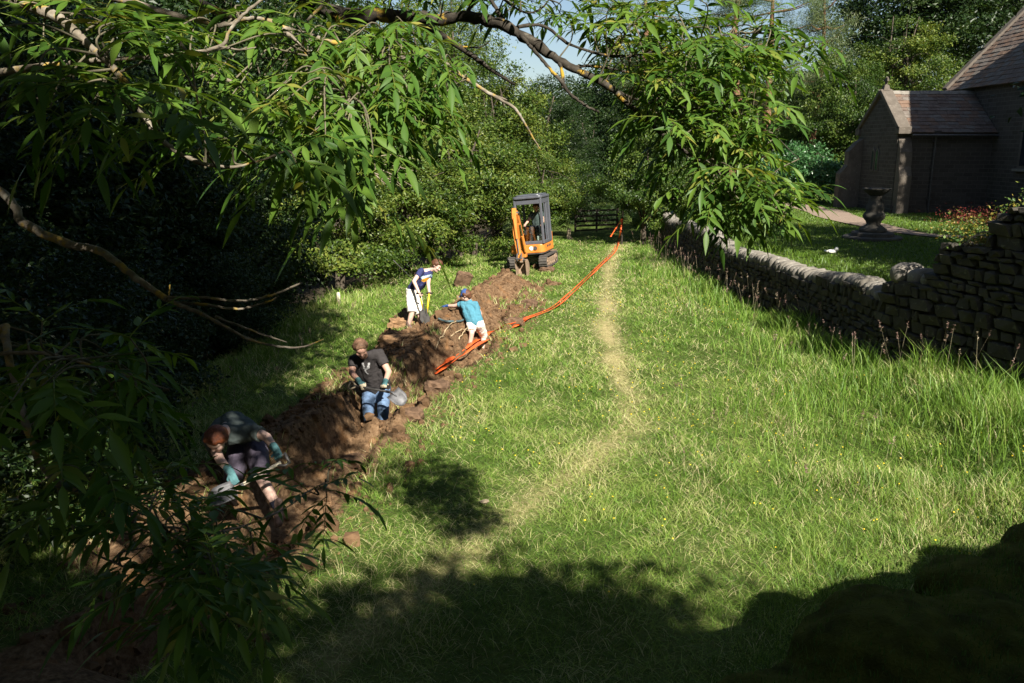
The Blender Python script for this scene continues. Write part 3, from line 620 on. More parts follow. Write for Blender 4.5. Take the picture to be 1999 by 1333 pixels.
# carved font on the lawn
fp = G(1702, 466, YARD); fz = H(fp[0], fp[1]); font = empty('stone_font', (fp[0], fp[1], fz), 'weathered carved stone font with wide bowl on stepped round base in churchyard', 'font')
m_ = MB(); m_.lathe([(.86, -.1), (.86, .07), (.82, .10)], 28); m_.lathe([(.62, .10), (.62, .20), (.57, .235)], 28); m_.obj('step', M['fontstone'], font)
m_ = MB(); m_.lathe([(.40, .235), (.40, .33), (.30, .40), (.20, .48), (.23, .58), (.31, .68), (.33, .76), (.30, .84), (.24, .90), (.27, .97), (.24, 1.10), (.20, 1.22), (.17, 1.34), (.20, 1.40)], 20); m_.obj('pedestal', M['fontstone'], font, True)
m_ = MB(); m_.lathe([(.17, 1.40), (.24, 1.45), (.33, 1.52), (.40, 1.60), (.42, 1.64), (.38, 1.64), (.28, 1.57), (.05, 1.53)], 28); m_.obj('bowl', M['fontstone'], font, True); font.scale = (1, 1, .93)
# small pale thing on the shaded lawn
lp = G(1623, 497, YARD); m_ = MB(); rs = np.random.RandomState(2)
m_.sphere((0, 0, .05), .10, 0, (1.4, .8, .55), (0, .1, .4), 2); m_.sphere((.13, .02, .10), .055, 0, (1, .8, 1.0), None, 2); m_.sphere((-.12, 0, .05), .06, 0, (1.3, .7, .5), (0, .3, 0), 2)
for v in range(len(m_.v)): m_.v[v] = tuple(np.array(m_.v[v])+rs.uniform(-.012, .012, 3))
o = m_.obj('litter', M['white'], None, True); o.location = (lp[0], lp[1], H(lp[0], lp[1])+.03); props(o, 'small crumpled white scrap lying on the shaded churchyard lawn', 'litter')
# ------------------------------------------------------------------ trees
def crown_mesh(name, mat, seed, rx, rz, ncl, per, size, clr, asp=.55, lump=.3, flat=.6, core=.25, upw=.5, low=-.9):
    rs = np.random.RandomState(seed); C = []
    while len(C) < ncl:
        d = nrm(rs.randn(3))
        if d[2] < low: continue
        lum = 1+lump*(vn(d[0]*2.2+5, d[1]*2.2+d[2]*2.6+5, seed)-.5)*2
        r_ = (rs.uniform(.62, 1.0) if rs.rand() > core else rs.uniform(.1, .7))*lum
        C.append((d[0]*rx*r_, d[1]*rx*r_, d[2]*rz*r_))
    C = np.array(C); n = ncl*per; ci = np.repeat(np.arange(ncl), per)
    off = rs.randn(n, 3)*np.array([1, 1, flat])*clr*.55; p = C[ci]+off
    out = C[ci]/np.linalg.norm(C[ci], axis=1)[:, None]
    nn = rs.randn(n, 3)*.75+out*.55+np.array([0, 0, upw]); nn /= np.linalg.norm(nn, axis=1)[:, None]
    d = rs.randn(n, 3)+out*.4-np.array([0, 0, .25]); d -= nn*(d*nn).sum(1)[:, None]; d /= np.linalg.norm(d, axis=1)[:, None]+1e-9
    s = np.cross(nn, d); L_ = (size*rs.uniform(.6, 1.35, n))[:, None]
    V = np.stack([p-d*L_*.5, p+s*L_*asp*.5+nn*L_*.10, p+d*L_*.5-nn*L_*.08, p-s*L_*asp*.5+nn*L_*.10], 1).reshape(-1, 3)
    b = np.arange(n)[:, None]*4; ct = rs.rand(ncl)
    tint = np.clip(.12+.55*ct[ci]+.20*rs.randn(n)+.10, 0, 1)
    return npmesh(name, V, [b+np.array([[0, 1, 2]]), b+np.array([[0, 2, 3]])], mat, np.repeat(tint, 4), False), C
def trunk_mesh(name, mat, seed, C, base, r0, nlimb=12, forks=1):
    rs = np.random.RandomState(seed); m_ = MB()
    for fk in range(forks):
        a = rs.uniform(0, 6.28); o = np.array([math.cos(a), math.sin(a), 0])*r0*(1.6 if forks > 1 else 0)
        top = np.array([o[0]*4, o[1]*4, C[:, 2].max()*.75]); b0 = np.array([o[0], o[1], base])
        path = spline([b0, b0*.6+top*.4+rs.randn(3)*.12, b0*.25+top*.75+rs.randn(3)*.2, top], 5); m_.tube(path, [r0, r0*.75, r0*.5, r0*.18], 9)
        for j in rs.choice(len(C), min(nlimb, len(C)), False):
            i = rs.randint(len(path)//4, len(path)-3); q = path[i]; t = C[j]*.85; mid = q*.5+t*.5+np.array([0, 0, .12*np.linalg.norm(t-q)])+rs.randn(3)*.15
            rr = r0*(.42-.25*i/len(path)); m_.tube(spline([q, mid, t], 4), [rr, rr*.6, rr*.2], 5)
    return m_.mesh(name, mat, True)
KIND = {}
def kind(key, mat, seed, rx, rz, ncl, per, size, clr, base, r0, forks=1, tm='trunk', **kw):
    cm_, C = crown_mesh('crown', mat, seed, rx, rz, ncl, per, size, clr, **kw); KIND[key] = (cm_, trunk_mesh('trunk', M[tm], seed+1, C, base, r0, 12, forks), rx, rz, base)
kind('haw', M['leafB'], 1, 2.4, 2.6, 130, 240, .115, .40, -3.6, .10, 3, lump=.5, core=.15, low=-.5)
kind('haw2', M['leafB'], 12, 2.4, 2.6, 110, 270, .11, .44, -3.6, .10, 2, lump=.6, core=.15, low=-.5)
kind('syc', M['leafA'], 2, 3.6, 3.8, 150, 230, .16, .56, -6.0, .20, 1, lump=.6, core=.15)
kind('ash', M['leafB'], 3, 4.5, 4.6, 230, 70, .20, .75, -8.5, .20, 1, asp=.3, lump=.5, flat=.8)
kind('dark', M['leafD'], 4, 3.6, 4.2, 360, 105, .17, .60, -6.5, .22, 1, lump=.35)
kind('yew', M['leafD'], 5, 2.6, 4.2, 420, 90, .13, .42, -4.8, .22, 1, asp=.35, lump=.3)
kind('laurel', M['laurel'], 6, 1.7, 1.7, 150, 60, .17, .42, -2.0, .06, 4)
# pine: long bare trunk, tufts of needles held on spreading limbs
def pine(seed):
    rs = np.random.RandomState(seed); m_ = MB(); path = spline([(0, 0, -11), (.25, .1, -5), (-.1, .15, 0), (.15, 0, 4.5)], 6); m_.tube(path, [.26, .2, .15, .05], 9); Vs = []; n0 = 0; cl = []
    for i in range(17):
        u = rs.uniform(.38, 1) if i else .3; q = path[int(u*(len(path)-1))]; a = rs.uniform(0, 6.28); ln = rs.uniform(1.3, 3.4)*(1.15-.5*u); e = q+np.array([math.cos(a)*ln, math.sin(a)*ln, rs.uniform(-.2, .9)])
        mid = (q+e)/2+np.array([0, 0, -.15]); lp_ = spline([q, mid, e], 5); m_.tube(lp_, [.075, .04, .015], 5)
        for j in range(9): cl.append(lp_[rs.randint(3, len(lp_))]+rs.randn(3)*np.array([.42, .42, .2]))
    cl = np.array(cl); per = 130; n = len(cl)*per; ci = np.repeat(np.arange(len(cl)), per); p = cl[ci]+rs.randn(n, 3)*np.array([.26, .26, .15]); d = rs.randn(n, 3)+np.array([0, 0, .5]); d /= np.linalg.norm(d, axis=1)[:, None]
    s = np.cross(d, rs.randn(n, 3)); s /= np.linalg.norm(s, axis=1)[:, None]; L_ = rs.uniform(.12, .24, n)[:, None]
    V = np.stack([p-s*.011, p+s*.011, p+d*L_], 1).reshape(-1, 3); b = np.arange(n)[:, None]*3; t = np.clip(.5+.25*rs.randn(len(cl))[ci]+.15*rs.randn(n), 0, 1)
    return npmesh('crown', V, [b+np.array([[0, 1, 2]])], M['needle'], np.repeat(t, 3), False), m_.mesh('trunk', M['pinebark'], True), 3.2, 4.0, -11
KIND['pine'] = pine(71); KIND['pine2'] = pine(72)
RT = np.random.RandomState(77)
def tree(k, px, py, t, rx, rz, label, name='tree', group=None, rot=None):
    cm_, tm_, kx, kz, kb = KIND[k]; c = P(px, py, t); sx, sz = rx/kx, rz/kz
    gz = H(c[0], c[1]); e = empty(name, (c[0], c[1], gz), label, 'tree', group, (0, 0, RT.uniform(0, 6.28) if rot is None else rot))
    a = link('crown', cm_, e); a.location = (0, 0, c[2]-gz); a.scale = (sx, sx, sz)
    b = link('trunk', tm_, e); b.location = (0, 0, c[2]-gz); b.scale = (sx, sx, max(sz, (c[2]-gz+.4)/-kb)); return e
T = [('haw', 640, 455, 24.5, 2.3, 2.3, 'sunlit hawthorn nearest the leaning fence post, left of the youth digging', 'hawthorn_tree'),
     ('haw2', 545, 360, 27, 2.4, 2.6, 'half shaded hawthorn at the edge between sunlit and dark woodland', 'hawthorn_tree'),
     ('haw', 770, 430, 28, 2.7, 2.4, 'bushy sunlit hawthorn directly behind the youth in navy', 'hawthorn_tree'),
     ('haw2', 905, 395, 32, 2.9, 2.9, 'bright hawthorn beside the cab on the left of the excavator', 'hawthorn_tree'),
     ('syc', 700, 270, 34, 3.4, 3.2, 'broad bushy tree rising behind the sunlit hawthorns', 'broadleaf_tree'),
     ('haw2', 850, 270, 37, 3.4, 3.0, 'light olive tree in the middle of the sunlit hedge line', 'broadleaf_tree'),
     ('haw', 975, 300, 39, 2.9, 3.4, 'rounded sunlit tree above and behind the excavator roof', 'broadleaf_tree'),
     ('haw2', 1055, 400, 37, 1.9, 2.2, 'small sunlit bush right behind the excavator cab', 'bush'),
     ('ash', 790, 150, 50, 6.0, 6.0, 'tall airy ash tree with feathery foliage left of the sky gap', 'ash_tree'),
     ('ash', 885, 90, 54, 3.6, 4.0, 'thin feathery ash top bordering the open patch of sky', 'ash_tree'),
     ('ash', 640, 130, 48, 4.8, 5.0, 'feathery tree behind lichened twigs at the upper left', 'ash_tree'),
     ('yew', 1080, 300, 50, 2.6, 4.0, 'dark blue green conifer below the patch of sky', 'conifer_tree'),
     ('dark', 1135, 330, 56, 4.2, 3.6, 'dark shadowed tree beyond the wooden gate', 'dark_tree'),
     ('yew', 1150, 420, 44, 2.4, 2.6, 'black shaded bush directly behind the wooden gate', 'bush'),
     ('syc', 1262, 345, 34, 2.1, 2.5, 'sunlit tree with drooping skirt near the far end of the stone wall', 'broadleaf_tree'),
     ('syc', 1340, 345, 37, 2.0, 2.6, 'dim tree growing over the far end of the drystone wall', 'broadleaf_tree'),
     ('dark', 1300, 240, 52, 3.6, 3.6, 'deep green tree behind the hanging ash spray', 'dark_tree'),
     ('pine', 1260, 90, 56, 4.2, 3.4, 'pine with open flat foliage against the sky, left of the other pines', 'pine_tree'),
     ('pine2', 1440, 70, 54, 4.4, 3.8, 'pine with reddish leaning trunk above the hanging ash spray', 'pine_tree'),
     ('pine', 1500, 90, 60, 4.6, 4.0, 'pine with straight pale trunk standing right of the leaning pine', 'pine_tree'),
     ('pine2', 1600, 150, 50, 3.3, 5.0, 'olive pine with loose hanging needles right of the ash spray tip', 'pine_tree'),
     ('syc', 1665, 215, 48, 2.7, 3.6, 'bright broadleaf tree between the olive pine and the porch gable', 'broadleaf_tree'),
     ('haw', 1760, 170, 52, 3.4, 3.4, 'leafy tree rising directly over the porch ridge', 'broadleaf_tree'),
     ('syc', 1590, 250, 54, 3.2, 4.4, 'deep green tree standing behind the laurel bush', 'broadleaf_tree'),
     ('laurel', 1580, 345, 42, 1.5, 1.6, 'bluish green laurel bush beside the gravel path and the porch', 'laurel_bush'),
     ('laurel', 1535, 340, 44, 1.4, 1.5, 'small laurel half behind the hanging ash spray', 'laurel_bush'),
     ('dark', 1800, 20, 62, 6.4, 6.2, 'huge dark tree towering left of the nave roof', 'dark_tree'),
     ('dark', 1960, 10, 66, 6.4, 6.4, 'huge dark tree towering behind the nave roof', 'dark_tree')]
for a in T: tree(*a)
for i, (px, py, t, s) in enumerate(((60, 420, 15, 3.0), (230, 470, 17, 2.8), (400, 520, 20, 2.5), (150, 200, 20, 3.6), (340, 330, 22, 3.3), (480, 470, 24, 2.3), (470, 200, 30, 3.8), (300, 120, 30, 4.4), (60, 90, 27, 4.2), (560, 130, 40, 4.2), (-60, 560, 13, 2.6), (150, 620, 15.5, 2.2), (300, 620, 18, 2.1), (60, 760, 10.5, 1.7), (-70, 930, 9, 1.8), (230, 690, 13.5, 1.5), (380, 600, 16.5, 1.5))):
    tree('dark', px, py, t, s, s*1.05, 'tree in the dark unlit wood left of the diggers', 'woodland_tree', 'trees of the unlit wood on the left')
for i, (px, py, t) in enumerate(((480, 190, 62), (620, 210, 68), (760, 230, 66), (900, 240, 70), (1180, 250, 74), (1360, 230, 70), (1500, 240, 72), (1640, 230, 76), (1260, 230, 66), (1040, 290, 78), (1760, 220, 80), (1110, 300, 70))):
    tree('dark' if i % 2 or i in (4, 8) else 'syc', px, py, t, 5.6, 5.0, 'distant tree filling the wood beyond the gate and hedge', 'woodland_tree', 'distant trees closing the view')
# undergrowth under the hedge, and trees outside the picture that shade the churchyard
for q, s, k_ in (((15.2, 15.2, 6.4), (5.4, 4.8), 'dark'), ((11.2, 8.6, 4.0), (2.2, 3.4), 'dark'), ((23.5, 21.5, 8.6), (3.6, 6.2), 'dark')):
    cm_, tm_, kx, kz, kb = KIND[k_]; e = empty('broadleaf_tree', (q[0], q[1], YARD), 'shady tree beside the church outside the picture on the right', 'tree', 'trees beside the church')
    a = link('crown', cm_, e); a.location = (0, 0, q[2]); a.scale = (s[0]/kx, s[0]/kx, s[1]/kz); b = link('trunk', tm_, e); b.location = (0, 0, q[2]); b.scale = (1, 1, (q[2]+.3)/-kb)
# ------------------------------------------------------------------ the overhanging ash tree
AB = np.array([-4.6, 1.2, H(-4.6, 1.2)]); ash = empty('ash_tree', AB, 'large ash overhanging the whole near view with lichened branches and long drooping compound leaves', 'tree')
M['twigbark'] = plain('grey green twig bark', (.13, .115, .075), .8, .2, .35, 30)
_u = np.linspace(0, 1, 6); _w = np.array([.10, .72, 1.0, .82, .42, .02])
def leaflets(rs, O, D, S, L, droop):
    """one mesh of lance shaped leaflets: origins, directions, face normals, lengths"""
    n = len(O); D = D/np.linalg.norm(D, axis=1)[:, None]; S = S-D*(S*D).sum(1)[:, None]; S /= np.linalg.norm(S, axis=1)[:, None]+1e-9; Y = np.cross(S, D)
    wd = (L*rs.uniform(.105, .15, n)); fold = rs.uniform(.12, .5, n)
    rows = []
    for u, wv in zip(_u, _w):
        c = O+D*(L*u)[:, None]-np.array([0, 0, 1.0])*(droop*L*u*u)[:, None]
        e = Y*(wd*wv)[:, None]; up = S*(wd*wv*fold)[:, None]
        rows += [c+e+up, c, c-e+up]
    V = np.stack(rows, 1).reshape(-1, 3); b = np.arange(n)[:, None]*18; Fq = []
    for i in range(5):
        a = i*3; Fq += [b+np.array([[a, a+1, a+4, a+3]]), b+np.array([[a+1, a+2, a+5, a+4]])]
    return V, Fq
class Foliage:
    def __init__(s, seed): s.rs = np.random.RandomState(seed); s.O = []; s.D = []; s.S = []; s.L = []; s.dr = []; s.t = []; s.st = MB()
    def compound(s, o, d, size=.115, pairs=4, dim=0):
        rs = s.rs; d = nrm(d); pairs = int(pairs); ln = size*(.55+.46*pairs); g = np.array([0, 0, -1.0])
        path = []; p = np.array(o, float); q = d.copy(); k = pairs*2+2
        for i in range(k): path.append(p.copy()); p = p+q*ln/k; q = nrm(q+g*.06)
        path.append(p); path = np.array(path); s.st.tube(path, [.0022, .0012], 3, 0, False)
        side = nrm(np.cross(q, (0, 0, 1.0))+1e-6); up0 = nrm(np.cross(side, q)+np.array([0, 0, .5])+rs.randn(3)*.3); t = rs.uniform(.2, .85)
        for i in range(pairs):
            c = path[2+2*i]; tg = nrm(path[3+2*i]-path[2+2*i])
            for sg in (-1, 1):
                s.O.append(c); s.D.append(nrm(tg*.70+side*sg*.80+g*rs.uniform(-.15, .38)+rs.randn(3)*.16)); s.S.append(nrm(up0+rs.randn(3)*.28)); s.L.append(size*rs.uniform(.6, 1.1)*(.8+.2*math.sin(math.pi*(i+1)/(pairs+1)))); s.dr.append(rs.uniform(.0, .34)); s.t.append(t+rs.uniform(-.25, .25))
        s.O.append(path[-1]); s.D.append(nrm(q+g*.25+rs.randn(3)*.08)); s.S.append(nrm(up0+rs.randn(3)*.2)); s.L.append(size*rs.uniform(.95, 1.2)); s.dr.append(.2); s.t.append(t)
    def build(s, name, parent, org):
        O = np.array(s.O)-org; V, Fq = leaflets(s.rs, O, np.array(s.D), np.array(s.S), np.array(s.L), np.array(s.dr)); t = np.repeat(np.clip(s.t, 0, 1), 18)
        sv = np.array(s.st.v)-org; sf = np.array(s.st.f)+len(V)
        return link(name, npmesh(name, np.vstack([V, sv]), Fq+[sf], M['ashleaf'], np.concatenate([t, np.full(len(sv), .9)]), True), parent)
def pix(l): return [(P(a, b, c), r) for a, b, c, r in l]
BR = {}
def branch(key, l, n=6, extra=(), knob=.10, seed=0, mat='bark'):
    rs = np.random.RandomState(seed+3); m_ = MB(); ls = [l, *extra]; allp = []
    for q in ls:
        a = np.array([[*P(x, y, t), r*{'main': .8, 'low': .78}.get(key, .92)] for x, y, t, r in q]); b = spline(a, n); pts = b[:, :3]+rs.randn(len(b), 3)*b[:, 3:4]*.16
        m_.tube(pts-AB, np.maximum(b[:, 3]*(1+knob*rs.randn(len(b))), .0015), 9); allp.append(b)
    o = m_.obj('branch', M[mat], ash, True); BR[key] = (o, np.vstack(allp)); return o
# (px, py, depth, radius): traced limbs, each at its own distance from the camera
branch('low', [(-560, 160, 3.6, .05), (-230, 240, 3.4, .036), (0, 375, 3.25, .024), (45, 433, 3.2, .021), (120, 472, 3.15, .020), (195, 490, 3.1, .019), (255, 535, 3.05, .017), (325, 584, 3.0, .0155)], extra=(
    [(322, 582, 3.0, .010), (400, 581, 3.0, .0075), (468, 588, 3.02, .006), (530, 576, 3.05, .006), (592, 551, 3.1, .004)],
    [(335, 590, 3.0, .009), (405, 596, 3.05, .007), (465, 603, 3.1, .006), (520, 590, 3.12, .005), (545, 578, 3.12, .003)],
    [(328, 586, 3.0, .011), (380, 606, 2.98, .010), (430, 632, 2.96, .008), (480, 659, 2.95, .007), (530, 674, 2.95, .006), (585, 678, 2.95, .004), (632, 662, 2.96, .0025)],
    [(420, 618, 3.0, .007), (470, 637, 3.05, .006), (520, 655, 3.08, .005), (560, 668, 3.1, .002)], [(329, 585, 3.0, .004), (332, 555, 3.0, .003)]), seed=1)
branch('hook', [(-260, -60, 2.9, .03), (60, 10, 2.7, .02), (180, 95, 2.6, .014), (237, 152, 2.5, .011), (268, 205, 2.5, .0095), (300, 255, 2.5, .009), (340, 293, 2.5, .008), (395, 318, 2.5, .007), (452, 326, 2.5, .005), (520, 310, 2.5, .003)], extra=([(380, 170, 2.7, .004), (395, 240, 2.7, .005), (402, 290, 2.7, .003)],), seed=2)
branch('pale', [(-200, 170, 3.0, .02), (80, 130, 2.8, .012), (232, 115, 2.7, .0085), (330, 108, 2.7, .008), (428, 91, 2.7, .007), (448, 60, 2.7, .006), (475, 28, 2.7, .006), (515, -5, 2.7, .006), (600, -90, 2.7, .006)], extra=([(428, 91, 2.7, .005), (470, 97, 2.7, .003), (500, 92, 2.7, .002)],), seed=3)
branch('tan', [(200, -10, 3.3, .018), (390, 42, 3.2, .012), (440, 48, 3.2, .010), (485, 36, 3.2, .009), (530, 42, 3.2, .009), (575, 78, 3.2, .008), (620, 128, 3.2, .006), (700, 200, 3.2, .004)], extra=([(340, 60, 3.3, .010), (375, 120, 3.3, .012), (420, 150, 3.3, .010), (470, 162, 3.3, .006)],), seed=4)
branch('main', [(100, -420, 4.4, .09), (420, -120, 4.3, .07), (610, 5, 4.2, .05), (690, 32, 4.2, .045), (760, 32, 4.2, .042), (860, 36, 4.2, .038), (925, 32, 4.2, .036), (1000, 57, 4.15, .033), (1060, 95, 4.1, .030), (1120, 135, 4.1, .026), (1190, 170, 4.1, .020), (1250, 225, 4.1, .015), (1330, 290, 4.1, .010), (1420, 350, 4.1, .006), (1520, 440, 4.1, .003)], extra=(
    [(1015, 68, 4.1, .012), (1040, 95, 4.05, .011), (1068, 128, 4.0, .010), (1095, 158, 4.0, .011), (1115, 185, 4.0, .009), (1145, 207, 4.0, .008), (1170, 219, 4.0, .006)],
    [(1090, 115, 4.1, .010), (1098, 145, 4.05, .010), (1098, 172, 4.0, .009)], [(985, 45, 4.2, .014), (965, 10, 4.2, .012), (930, -40, 4.2, .012)],
    [(905, 33, 4.2, .012), (925, 0, 4.2, .012), (950, -60, 4.2, .01)], [(960, -20, 4.3, .008), (1010, 18, 4.3, .007), (1040, 24, 4.3, .006), (1068, 5, 4.3, .005), (1090, -40, 4.3, .005)],
    [(1000, 55, 4.15, .013), (1060, 50, 4.2, .010), (1120, 90, 4.25, .009), (1220, 110, 4.3, .008), (1330, 85, 4.3, .006), (1440, 65, 4.3, .005), (1530, 72, 4.3, .004), (1590, 105, 4.3, .002)],
    [(1180, 165, 4.1, .010), (1260, 200, 4.2, .008), (1380, 215, 4.2, .006), (1480, 240, 4.2, .004), (1560, 310, 4.2, .002)],
    [(1110, 130, 4.1, .010), (1170, 130, 4.4, .008), (1290, 150, 4.5, .006), (1400, 140, 4.5, .004)]), seed=5, mat='barkdark')
branch('stub', [(640, 20, 4.4, .03), (790, 35, 4.5, .022), (850, 62, 4.6, .018), (900, 92, 4.7, .016), (950, 130, 4.8, .014), (1005, 165, 4.9, .007)], extra=([(890, 90, 4.7, .007), (935, 92, 4.7, .005), (957, 80, 4.7, .003)],), seed=6, mat='barkdark')
branch('long', [(420, 20, 3.7, .02), (640, 80, 3.7, .013), (760, 110, 3.7, .011), (860, 120, 3.75, .010), (910, 155, 3.75, .010), (960, 185, 3.8, .009), (1005, 212, 3.8, .007), (1035, 260, 3.85, .005), (1055, 292, 3.9, .003)], extra=([(950, 180, 3.8, .006), (990, 195, 3.8, .004)], [(600, 40, 3.7, .008), (650, -10, 3.7, .008), (700, -60, 3.7, .008)]), seed=7)
branch('under', [(-420, 900, 3.2, .03), (-120, 770, 2.8, .02), (0, 640, 2.7, .014), (15, 690, 2.6, .013), (60, 860, 2.5, .011), (105, 935, 2.5, .009), (200, 980, 2.5, .006), (330, 1040, 2.5, .005), (430, 1120, 2.5, .004), (450, 1230, 2.5, .002)], extra=(
    [(0, 690, 2.6, .008), (90, 690, 2.5, .006), (200, 720, 2.5, .004), (330, 760, 2.5, .002)], [(330, 1060, 2.6, .004), (480, 1025, 2.7, .004), (560, 990, 2.8, .003), (600, 960, 2.9, .003), (640, 940, 3.0, .002)],
    [(105, 935, 2.5, .005), (160, 1060, 2.5, .004), (250, 1110, 2.5, .003)]), seed=8)
# trunk and the limbs that join the traced branches to it
m_ = MB(); z0 = AB[2]
tp = [(0, 0, -.3), (.1, .0, 1.4), (.25, -.1, 3.2), (.55, -.3, 5.2), (.9, -.4, 7.5), (1.1, -.3, 10), (1.0, 0, 13)]
m_.tube(spline(tp, 6), [.48, .36, .30, .25, .19, .12, .05], 14); m_.obj('trunk', M['trunk'], ash, True)
m_ = MB()
for key, i0 in (('low', 1), ('hook', 2), ('pale', 2), ('tan', 3), ('main', 3), ('under', 1), ('stub', 3), ('long', 3)):
    e = BR[key][1][0, :3]-AB; q = np.array(tp[i0], float); md = (e+q)/2+np.array([0, 0, .25]); r = BR[key][1][0, 3]; m_.tube(spline([q, md, e], 5), [max(.07, r*1.4), r*1.1, r], 8)
m_.obj('limb', M['bark'], ash, True)
# foliage: twigs run from the nearest branch to leafy ends
REG = {  # branch keys: (px, py, rx, ry, depth lo, depth hi, count, leaflet length)
 'hook': [(80, 60, 140, 90, 2.3, 3.1, 16, .115), (110, 180, 120, 80, 2.3, 2.9, 10, .12), (300, 110, 150, 80, 2.4, 3.0, 16, .115), (270, 190, 130, 60, 2.2, 2.8, 10, .115), (480, 320, 110, 40, 2.3, 2.9, 12, .12)],
 'tan': [(420, 60, 170, 50, 2.8, 3.5, 12, .105), (480, 170, 150, 60, 2.6, 3.3, 18, .115), (590, 230, 120, 70, 2.6, 3.4, 22, .115), (640, 290, 100, 60, 2.6, 3.2, 14, .115), (690, 350, 45, 60, 2.7, 3.0, 6, .125), (560, 120, 110, 60, 3.0, 3.6, 12, .1)],
 'long': [(700, 180, 120, 90, 3.1, 4.0, 26, .11), (790, 170, 90, 80, 3.2, 4.0, 22, .11), (760, 240, 110, 50, 3.0, 3.7, 16, .115), (840, 210, 50, 60, 3.3, 3.9, 9, .11), (680, 70, 110, 50, 3.2, 4.0, 12, .1), (800, 110, 60, 50, 3.3, 3.9, 8, .11)],
 'main': [(740, 10, 160, 30, 3.8, 4.6, 10, .105), (1000, 8, 120, 18, 4.0, 4.6, 8, .105), (1180, 40, 90, 50, 4.0, 4.8, 8, .105), (1280, 60, 110, 70, 3.9, 5.0, 26, .11), (1310, 160, 90, 70, 3.9, 5.0, 28, .11), (1400, 120, 100, 60, 3.9, 4.8, 18, .11), (1500, 100, 80, 45, 4.0, 4.6, 13, .11), (1570, 110, 30, 35, 4.1, 4.5, 3, .11), (1250, 230, 60, 60, 3.9, 4.6, 10, .105), (1370, 235, 90, 60, 3.8, 4.6, 22, .11), (1460, 250, 45, 60, 3.9, 4.5, 8, .11), (1400, 320, 90, 50, 3.8, 4.6, 24, .11), (1455, 390, 75, 50, 3.8, 4.5, 20, .11), (1500, 420, 50, 45, 3.9, 4.4, 10, .11), (1380, 395, 60, 35, 3.9, 4.5, 10, .105), (1440, 170, 80, 50, 3.9, 4.6, 10, .11)],
 'under': [(130, 690, 150, 50, 2.3, 3.0, 12, .11), (60, 810, 60, 50, 2.0, 2.4, 5, .125), (200, 800, 120, 70, 2.3, 2.9, 13, .115), (270, 760, 60, 60, 2.4, 2.9, 3, .115), (160, 960, 70, 50, 2.2, 2.6, 6, .11), (250, 1030, 130, 60, 2.3, 2.9, 14, .105), (370, 1060, 70, 40, 2.4, 2.9, 6, .10), (370, 1110, 90, 60, 2.2, 2.8, 11, .105), (460, 1130, 70, 60, 2.2, 2.7, 10, .11), (430, 1220, 70, 60, 2.2, 2.6, 7, .11), (330, 1190, 50, 50, 2.2, 2.5, 3, .11), (630, 950, 45, 40, 2.9, 3.1, 4, .09), (330, 960, 40, 40, 2.6, 2.9, 2, .10)]}
DENS = {'hook': .58, 'tan': .58, 'long': .60, 'main': 1.05, 'under': .85}
for key, lst in REG.items():
    o, bp = BR[key]; fo = Foliage(len(key)*7+ord(key[0])); rs = fo.rs; tw = MB()
    for (px, py, rx, ry, t0, t1, cnt, sz) in lst:
        for i in range(int(cnt*DENS.get(key, .6)+.5)):
            a = rs.uniform(0, 6.283); rr = math.sqrt(rs.rand()); tgt = P(px+rx*rr*math.cos(a), py+ry*rr*math.sin(a)-18, rs.uniform(t0, t1))
            dd2 = np.linalg.norm(bp[:, :3]-tgt, axis=1)+rs.uniform(0, .12, len(bp)); q = bp[int(np.argmin(dd2)), :3]; v = tgt-q
            if np.linalg.norm(v) > .75: q = tgt-nrm(v)*.75; v = tgt-q; q = bp[int(np.argmin(dd2)), :3]
            md = (q+tgt)/2+np.array([0, 0, .12*np.linalg.norm(v)])+rs.randn(3)*.02; pth = spline([q, md, tgt], 5); tw.tube(pth-AB, [.0045, .0022], 5, 0, False)
            dv = nrm(pth[-1]-pth[-3]); k = rs.randint(2, 4); az = rs.uniform(0, 6.28)
            for j in range(k):
                aa = az+j*6.283/k+rs.uniform(-.4, .4); out = np.array([math.cos(aa), math.sin(aa), rs.uniform(-.15, .35)]); at_ = pth[-1-(j//2)*2]
                fo.compound(at_, nrm(out*.9+dv*.6), sz*rs.uniform(.70, 1.0), rs.choice([3, 4, 4, 5]))
    fo.build('foliage', o, AB); link('twig', tw.mesh('twig', M['twigbark'], True), o)
# the ash's own high crown, above the picture, shading the trench, plus unseen clumps added to block sky light
def hicrown(seed, boxes, size, clr, per=75):
    rs = np.random.RandomState(seed); C = []
    for (x0, x1, y0, y1, z0_, z1_, n) in boxes:
        C += [(rs.uniform(x0, x1), rs.uniform(y0, y1), rs.uniform(z0_, z1_)) for _ in range(n)]
    C = np.array(C)-AB; n = len(C)*per; ci = np.repeat(np.arange(len(C)), per); p = C[ci]+rs.randn(n, 3)*np.array([1, 1, .6])*clr*.55
    nn = rs.randn(n, 3)*.7+np.array([0, 0, .8]); nn /= np.linalg.norm(nn, axis=1)[:, None]; d = rs.randn(n, 3); d -= nn*(d*nn).sum(1)[:, None]; d /= np.linalg.norm(d, axis=1)[:, None]
    s = np.cross(nn, d); L_ = (size*rs.uniform(.7, 1.3, n))[:, None]
    V = np.stack([p-d*L_*.5, p+s*L_*.2, p+d*L_*.5, p-s*L_*.2], 1).reshape(-1, 3); b = np.arange(n)[:, None]*4
    return npmesh('crown', V, [b+np.array([[0, 1, 2, 3]])], M['ashleaf'], np.repeat(rs.rand(n), 4), False), C
